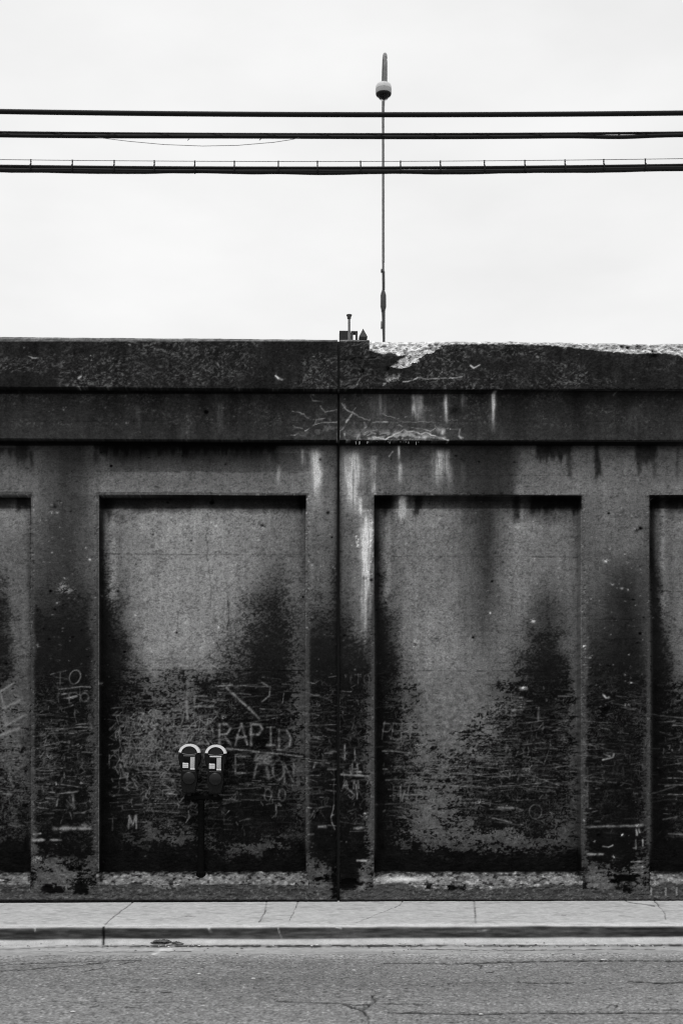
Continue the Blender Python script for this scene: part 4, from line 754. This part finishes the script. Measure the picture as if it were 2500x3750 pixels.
# ------------------------------------------------------------------ twin parking meter
YM = .13; sm = F/(YM-CAM[1])                                # picture units per metre at the meter
base = at(736, 3201, YM)
mt = empty('parking_meter', base, 'black twin-head parking meter on one post before the scratched panel', 'parking meter')
bzx, bzz = base[0], base[2]
def mx(u): return (at(u, 2800, YM)[0]-bzx)
def mz(v): return (at(736, v, YM)[2]-bzz)
bm = bmesh.new(); lathe(bm, [(.045, -.03), (.045, .010), (.035, .016), (.031, .025), (.030, mz(2948)), (.034, mz(2946)), (.034, mz(2930))], 0, 0, 20); bm_obj('pole', bm, M_meter_pole, mt, True)
bm = bmesh.new(); bx(bm, mx(676), mx(804), -.028, .028, mz(2929), mz(2914), .006); bm_obj('yoke', bm, M_meter_pole, mt, True)
def head(ucx, dv, tilt):
    r = bpy.data.objects.new('meter_head', None)
    from mathutils import Matrix
    px = 1/sm
    def prism(bm, outline, y0, y1, bev=0):
        f = [bm.verts.new((x*px, y0, z*px)) for x, z in outline]; b = [bm.verts.new((x*px, y1, z*px)) for x, z in outline]
        n = len(f); bm.faces.new(f); bm.faces.new(b[::-1])
        for k in range(n): bm.faces.new((f[k], f[(k+1) % n], b[(k+1) % n], b[k]))
        if bev:
            es = [e for e in bm.edges if abs(e.verts[0].co.y-e.verts[1].co.y) < 1e-6 and e.verts[0].co.y < 0]
            bmesh.ops.bevel(bm, geom=es, offset=bev, segments=2, affect='EDGES')
    # local origin at the bottom of the head; z in picture units above it (head 180 high)
    hb = bmesh.new()
    body = [(-22, 0), (22, 0), (25, 20), (29, 40), (30, 62), (27, 82), (27, 90), (36, 108), (40, 128), (39, 143), (-39, 143), (-40, 128), (-36, 108), (-27, 90), (-27, 82), (-30, 62), (-29, 40), (-25, 20)]
    prism(hb, body, -.060, .045, .010)
    ob = bm_obj('meter_head', hb, M_meter, mt, True)
    ob.location = (mx(ucx), -.015, mz(2904+dv)); ob.rotation_euler = (0, tilt, 0)
    bm = bmesh.new(); n = 24
    def arcpts(ro, z0, a0=8, a1=172): return [(ro*math.cos(math.radians(a0+(a1-a0)*k/n)), z0+ro*.92*math.sin(math.radians(a0+(a1-a0)*k/n))) for k in range(n+1)]
    outr, inr = arcpts(39, 143), arcpts(29.5, 143)
    for y0, y1 in ((-.066, .042),):
        F_ = [[bm.verts.new((x*px, y, z*px)) for x, z in L_] for y in (y0, y1) for L_ in (outr, inr)]
        for k in range(n):
            bm.faces.new((F_[0][k], F_[0][k+1], F_[1][k+1], F_[1][k])); bm.faces.new((F_[2][k], F_[2][k+1], F_[3][k+1], F_[3][k]))
            bm.faces.new((F_[0][k], F_[0][k+1], F_[2][k+1], F_[2][k])); bm.faces.new((F_[1][k], F_[1][k+1], F_[3][k+1], F_[3][k]))
        for k in (0, n): bm.faces.new((F_[0][k], F_[1][k], F_[3][k], F_[2][k]))
    bm_obj('dome_band', bm, M_refl, ob, True)
    bm = bmesh.new(); prism(bm, arcpts(29.2, 143, 0, 180), -.052, .038); bm_obj('dome_window', bm, M_glass, ob, True)
    bm = bmesh.new()                                                      # curved lip under the window
    tube(bm, [((-26+52*k/10)*px, -.062, (143-3*math.sin(math.pi*k/10))*px) for k in range(11)], 1.5*px, 6); bm_obj('window_rim', bm, M_steel, ob, True)
    def plate(nm, x0, x1, z0, z1, m_, pr=.003, bv=.0015):
        bm = bmesh.new(); bx(bm, x0*px, x1*px, -.060-pr, -.055, z0*px, z1*px, bv); return bm_obj(nm, bm, m_, ob, True)
    plate('info_strip', -21, 21, 133, 138, M_stick if dv else M_steel2)
    plate('display', -19, 1, 109, 131, M_screen)
    plate('rate_sticker', -23, -2.5, 91, 110, M_stick)
    for zz in (97, 103): plate('sticker_line', -22, -4, zz, zz+1.1, M_steel, .0036, 0)
    plate('instruction_sticker', 4, 20, 88, 131, M_print)
    plate('sticker_foot', 4, 21, 85.5, 90, M_stick, .0042)
    bm = bmesh.new(); tube(bm, [(-22*px, -.0615, 80*px), (22*px, -.0615, 80*px)], 1.0*px, 6); bm_obj('vault_rim', bm, M_steel2, ob, True)
    bm = bmesh.new()
    prof = [(24.5*px*math.cos(math.radians(a)), .026*math.sin(math.radians(a))) for a in range(0, 91, 9)]
    prof = [(max(r_, .0006), h_) for r_, h_ in prof]; lathe(bm, prof, 0, 0, 28)
    bmesh.ops.rotate(bm, verts=bm.verts, cent=(0, 0, 0), matrix=Matrix.Rotation(math.radians(90), 3, 'X'))
    bmesh.ops.translate(bm, verts=bm.verts, vec=(0, -.058, 54*px)); bm_obj('coin_vault_door', bm, M_vault, ob, True)
    bm = bmesh.new(); lathe(bm, [(.02, -12*px), (.026, -6*px), (.026, 1*px)], 0, 0, 18); bm_obj('neck', bm, M_meter, ob, True)
M_steel2 = mat('scuffed_edge', .10, rough=.6, grain=.4, gs=200, bump=0)
M_vault = mat('polished_casting', .006, rough=.4, grain=.2, gs=60, bump=.05, spec=.28)
# sticker of fine print: rows of small dark type on white, as noise rows
M_print = mat('printed_sticker', .42, rough=.7, grain=.75, gs=330, bump=0, g2=.1)
head(693, 0, .02); head(789, 3, .02)

# ------------------------------------------------------------------ overhead cables
YC = -2.9
def quad(v0, v1, v2, Y=YC):
    p = [at(u, v, Y) for u, v in ((0, v0), (1250, v1), (2500, v2))]
    return np.polyfit([q[0] for q in p], [q[2] for q in p], 2)
kpx = (YC-CAM[1])/F                                      # metres per picture unit at the cables
def cable(bm, co, r, dz=0, wob=0, seed=0, x0=-14, x1=14, Y=YC, ph=0, orbit=0, n=8, twist=.55):
    pts = []
    for x in np.arange(x0, x1+.001, .06):
        z = np.polyval(co, x)+dz; y = Y
        if wob: z += (float(fbm(np.array([x*2.1]), np.array([seed*3.3]), seed, 3)[0])-.5)*wob
        if orbit: a = x*2*math.pi/twist+ph; z += orbit*math.sin(a); y += orbit*math.cos(a)
        pts.append((x, y, z))
    tube(bm, pts, r, n)
c1 = quad(407, 418.5, 412.5)
t1 = empty('overhead_cable', (0, YC, np.polyval(c1, 0)), 'thick smooth black cable, topmost of the three lines crossing the sky', 'cable', 'cables crossing above the street')
def shift(bm, t): bmesh.ops.translate(bm, verts=bm.verts, vec=tuple(-c for c in t.location))
bm = bmesh.new(); cable(bm, c1, 9.0*kpx, n=14); shift(bm, t1); bm_obj('sheath', bm, M_black, t1, True)
c2 = quad(487, 494, 488)
t2 = empty('overhead_cable', (0, YC, np.polyval(c2, 0)), 'middle black cable bundle with a loose thin wire sagging below it', 'cable', 'cables crossing above the street')
bm = bmesh.new(); cable(bm, c2, 4.6*kpx, dz=3.4*kpx, n=10); shift(bm, t2); bm_obj('support_strand', bm, M_black, t2, True)
co = c2.copy()
bm = bmesh.new(); pts = []
for x in np.arange(-14, 14.01, .06):                      # carried cable, parting from its strand toward the right
    u = proj(x, YC, 6)[0]; sag = 6.6+5.0*math.exp(-((u-2270)/120)**2)+2.2*math.sin(x*2.3)*.5
    pts.append((x, YC, np.polyval(c2, x)-sag*kpx))
tube(bm, pts, 7.0*kpx, 12); shift(bm, t2); bm_obj('carried_cable', bm, M_black, t2, True)
bm = bmesh.new(); cable(bm, c2, 1.0*kpx, dz=-2*kpx, orbit=9.2*kpx, n=6, twist=.36); shift(bm, t2); bm_obj('lashing_wire', bm, M_black, t2, True)
bm = bmesh.new(); tube(bm, [at(u, v, YC-.02) for u, v in ((350, 500), (380, 505), (470, 516), (600, 528), (740, 533.5), (870, 531), (1000, 520), (1060, 511), (1095, 504))], 1.0*kpx, 6); shift(bm, t2); bm_obj('loose_wire', bm, M_wire, t2, True)
for u in (693, 955):
    bm = bmesh.new(); tube(bm, [at(u+2, 500, YC-.02), at(u, 508, YC-.02), at(u-4, 510, YC-.02), at(u-6, 513, YC-.02)], 1.3*kpx, 6); shift(bm, t2); bm_obj('wire_tail', bm, M_black, t2, True)
c3 = quad(607, 614, 603.5); cm_ = quad(583, 590, 579.5)
t3 = empty('overhead_cable', (0, YC, np.polyval(c3, 0)), 'lowest black cable bundle hung by short clips from a thin wire', 'cable', 'cables crossing above the street')
bm = bmesh.new(); cable(bm, c3, 5.2*kpx, dz=0, n=10); shift(bm, t3); bm_obj('support_strand', bm, M_black, t3, True)
for k, (rad, dz_, wob, sd_) in enumerate(((7.2, -12.6, 6, 3), (6.6, -16.5, 11, 8))):
    bm = bmesh.new(); cable(bm, c3, rad*kpx, dz=dz_*kpx, wob=wob*kpx, seed=sd_, n=10); shift(bm, t3); bm_obj('carried_cable', bm, M_black, t3, True)
bm = bmesh.new(); cable(bm, cm_, 1.1*kpx, n=6); shift(bm, t3); bm_obj('messenger_wire', bm, M_wire, t3, True)
us_h = [113, 265, 418, 565, 713, 858, 1019, 1162, 1320, 1466, 1612, 1773, 1921, 2068, 2210, 2362]
us_h = [113-150*k for k in range(4, 0, -1)]+us_h+[2362+150*k for k in range(1, 5)]
hm = bmesh.new(); tube(hm, [(0, 0, 2*kpx), (0, 0, -25*kpx)], 2.1*kpx, 8); tube(hm, [(-3*kpx, 0, 1*kpx), (3*kpx, 0, 1*kpx)], 1.6*kpx, 6); tube(hm, [(0, 0, -4*kpx), (0, 0, -7*kpx)], 3.0*kpx, 8); tube(hm, [(0, 0, -12*kpx), (0, 0, -15*kpx)], 2.8*kpx, 8)
bx(hm, -2.2*kpx, 2.2*kpx, -13*kpx, 7*kpx, -44*kpx, -20*kpx, 1*kpx)
h0 = bm_obj('hanger', hm, M_black, t3, True)
for k, u in enumerate(us_h):
    x = at(u, 590, YC)[0]; h = h0 if k == 0 else h0.copy()
    if k: COL.objects.link(h); h.parent = t3
    h.location = (x, 0, np.polyval(cm_, x)-t3.location[2])

# ------------------------------------------------------------------ street lamp beyond the wall
YL = 17.0; sl = F/(YL-CAM[1]); ZE = 4.75
lx = at(1403, 800, YL)[0]
lp = empty('street_lamp', (lx, YL, ZE), 'tall thin street lamp with gooseneck top standing behind the wall', 'street lamp')
def lz(v, Y=YL): return at(1403, v, Y)[2]-ZE
def lpu(nm, v0, v1, wpx, m_, du=0, n=16):
    bm = bmesh.new(); tube(bm, [(du/sl, 0, lz(v0)), ((du-.5)/sl, 0, lz(v1))], [wpx/2/sl]*2, n); return bm_obj(nm, bm, m_, lp, True)
bm = bmesh.new(); tube(bm, [(0, 0, lz(960)), (-.8/sl, 0, lz(345))], [5.0/sl, 4.6/sl], 14); bm_obj('pole', bm, M_steel, lp, True)
lpu('pole_sleeve', 1060, 994, 10.6, M_steel_d, 1)
lpu('pole_joint', 996, 958, 8.4, M_steel, 0)
bm = bmesh.new(); bx(bm, -9/sl, -3/sl, -.05, .05, lz(996), lz(986), .01); bm_obj('clamp', bm, M_steel_d, lp)
bm = bmesh.new(); lathe(bm, [(5/sl, lz(1062)), (10.4/sl, lz(1080)), (10.6/sl, lz(1122)), (9.5/sl, lz(1128)), (6.5/sl, lz(1140))][::-1], 0, 0, 18); bm_obj('junction_box', bm, M_steel_d, lp, True)
lpu('pole_collar', 1141, 1136, 14.5, M_dark, 0)
bm = bmesh.new(); tube(bm, [(0, 0, 0), (2/sl, 0, lz(1240)), (.5/sl, 0, lz(1140))], [6.2/sl, 4.8/sl, 6.8/sl], 14); bm_obj('base_pole', bm, M_steel_d, lp, True)
bm = bmesh.new(); bx(bm, -9/sl, -4/sl, -.06, .06, lz(1202), lz(1178), .01); bm_obj('bracket', bm, M_steel, lp)
# gooseneck arm curving out toward the street, lantern hung from it
yl2 = -1.5; s2 = F/(YL+yl2-CAM[1])
zl = at(1402, 303, YL+yl2)[2]-ZE
za = at(1402, 219, YL+yl2/2)[2]-ZE; zp = za-.55
pts = [(-.8/sl, 0, zp-.6), (-.8/sl, 0, zp-.2)]
for k in range(0, 17):
    a = math.pi*k/16; h = math.sin(a); pts.append((-.003*k, yl2/2*(1-math.cos(a)), (zp+(za-zp)*h) if k < 8 else (zl+.25+(za-zl-.25)*h)))
pts.append((-.05, yl2, zl))
bm = bmesh.new(); tube(bm, pts, [.030, .032]+[.036+.012*k/16 for k in range(17)]+[.050], 14); bm_obj('arm', bm, M_steel, lp, True)
lum = bmesh.new()
dx = at(1404, 330, YL+yl2)[0]-lx
lathe(lum, [(r/s2, at(1404, v, YL+yl2)[2]-ZE) for r, v in ((8, 301), (12, 304), (22, 307), (27, 311), (29, 318), (29.5, 327))][::-1], dx, yl2, 28)
lt_ = bm_obj('lantern_hood', lum, M_lampw, lp, True)
bm = bmesh.new(); lathe(bm, [(r/s2, at(1404, v, YL+yl2)[2]-ZE) for r, v in ((29.2, 327.2), (29.6, 335), (28.7, 343))][::-1], dx, yl2, 28); bm_obj('lantern_band', bm, M_lampm, lp, True)
bm = bmesh.new(); lathe(bm, [(r/s2, at(1404, v, YL+yl2)[2]-ZE) for r, v in ((28.6, 343.3), (27, 347), (19, 350), (11, 355), (5, 361), (1, 363))][::-1], dx, yl2, 28); bm_obj('lantern_reflector', bm, M_dark, lp, True)
bm = bmesh.new(); lathe(bm, [(r/s2, at(1404, v, YL+yl2)[2]-ZE) for r, v in ((19, 350.5), (18, 356), (13, 362), (6, 366), (1, 367))][::-1], dx, yl2, 24); bm_obj('lantern_bowl', bm, M_bowl, lp, True)

# ------------------------------------------------------------------ trackside equipment whose tops show over the wall
YR = 5.0; sr_ = F/(YR-CAM[1])
def rz(v): return at(1278, v, YR)[2]-ZE
vx = at(1278, 1200, YR)[0]
vp = empty('vent_pipe', (vx, YR, ZE), 'slim metal vent pipe with flared cap showing above the wall', 'pipe')
bm = bmesh.new(); tube(bm, [(0, 0, 0), (0, 0, rz(1165))], 4.6/sr_, 14); bm_obj('pipe', bm, M_steel, vp, True)
bm = bmesh.new(); lathe(bm, [(r/sr_, rz(v)) for r, v in ((4.8, 1168), (7.5, 1165), (7, 1161), (10.5, 1154), (10.5, 1152.5), (2, 1152))], 0, 0, 18); bm_obj('cap', bm, M_steel_d, vp, True)
YR2 = 5.25; cx_ = at(1277, 1225, YR2)[0]
def r2(v): return at(1277, v, YR2)[2]-ZE
def r2x(u): return at(u, 1225, YR2)[0]-cx_
cb = empty('equipment_cabinet', (cx_, YR2, ZE), 'low dark cabinet with an open handle frame behind the vent pipe', 'cabinet')
bm = bmesh.new(); bx(bm, r2x(1242), r2x(1284), -.06, .10, 0, r2(1215.5), .006); bm_obj('body', bm, M_dark, cb)
bm = bmesh.new(); bx(bm, r2x(1285), r2x(1292), -.05, .05, 0, r2(1222), .003); bx(bm, r2x(1301), r2x(1309), -.05, .05, 0, r2(1222), .003); bx(bm, r2x(1285), r2x(1309), -.052, .052, r2(1221.5), r2(1215.5), .004); bm_obj('handle_frame', bm, M_steel_d, cb)
YR3 = 5.1; px_ = at(1329, 1225, YR3)[0]; s3 = F/(YR3-CAM[1])
pp = empty('marker_post', (px_, YR3, ZE), 'dark post with pointed pyramid top beside the cabinet', 'post')
z_a, z_b = at(1329, 1231, YR3)[2]-ZE, at(1329, 1203.5, YR3)[2]-ZE
bm = bmesh.new(); bx(bm, -.03, .03, -.03, .03, 0, z_a-.061); bm_obj('post', bm, M_dark, pp)
bm = bmesh.new(); rg = [[bm.verts.new((sx*h, sy*h, z)) for sx, sy in ((-1, -1), (1, -1), (1, 1), (-1, 1))] for h, z in ((13/s3, z_a-.06), (15.5/s3, z_a-.022), (.5/s3, z_b))]
for a, b in zip(rg, rg[1:]):
    for k in range(4): bm.faces.new((a[k], a[(k+1) % 4], b[(k+1) % 4], b[k]))
bm.faces.new(rg[0]); bm.faces.new(rg[-1]); bm_obj('point_cap', bm, M_dark, pp)

# ------------------------------------------------------------------ litter
rr = random.Random(21)
def flake(bm, x, y, z, s, flat=.25):
    a = rr.uniform(0, 6.28); n = 6; c = bm.verts.new((x, y, z+s*flat)); ring_ = []
    for k in range(n):
        q = a+2*math.pi*k/n; r = s*rr.uniform(.6, 1.2); ring_.append(bm.verts.new((x+r*math.cos(q)*1.4, y+r*math.sin(q), z+s*rr.uniform(0, .5)*flat)))
    b_ = bm.verts.new((x, y, z-s*.05))
    for k in range(n): bm.faces.new((c, ring_[k], ring_[(k+1) % n])); bm.faces.new((b_, ring_[(k+1) % n], ring_[k]))
def gp(u, v): return at_ground(u, v, .006)
bm = bmesh.new()
for k in range(34):
    u = min(max(rr.gauss(610, 34), 545), 685); p = gp(u, rr.uniform(3452, 3460)); flake(bm, p[0], p[1], .004+rr.uniform(0, .022)*math.exp(-((u-600)/45)**2), rr.uniform(.016, .032), .7)
o = bm_obj('leaf_litter', bm, M_leaf); setprops(o, 'small heap of dead leaves in the gutter against the kerb', 'leaves', None, 'stuff')
bm = bmesh.new()
for k in range(240):
    u = rr.uniform(-50, 2550); v = rr.choice([rr.gauss(3466, 3), rr.gauss(3466, 2.2), rr.uniform(3450, 3500)])
    p = gp(u, v); flake(bm, p[0], p[1], .006, rr.choice([.004, .006, .009]), .7)
o = bm_obj('gutter_grit', bm, M_leaf); setprops(o, 'dark grit and crumbs strewn along the gutter seam', 'grit', None, 'stuff')
bm = bmesh.new()
for k in range(60):
    p = gp(rr.uniform(300, 2500), rr.gauss(3463, 4)); flake(bm, p[0], p[1], .007, rr.choice([.005, .007, .010]), .7)
for u, v in ((585, 3452), (598, 3452), (1483, 3457), (2215, 3460), (1944, 3472), (728, 3570), (925, 3586), (1760, 3718), (1295, 3556), (2206, 3518), (266, 3708)):
    p = gp(u, v); flake(bm, p[0], p[1], .008, .013, .5)
o = bm_obj('pale_crumbs', bm, M_leaf2); setprops(o, 'pale paper and mortar crumbs scattered on road and gutter', 'debris', None, 'stuff')
# bent twig lying on the footing left of the joint
bm = bmesh.new(); tube(bm, [at(u, v, -.065) for u, v in ((826, 3262), (836, 3254), (850, 3252), (870, 3256), (888, 3258), (897, 3247))], [.004, .006, .006, .006, .005, .003], 6)
o = bm_obj('twig', bm, M_dark); setprops(o, 'short dark twig lying on the footing below the left panel', 'twig')
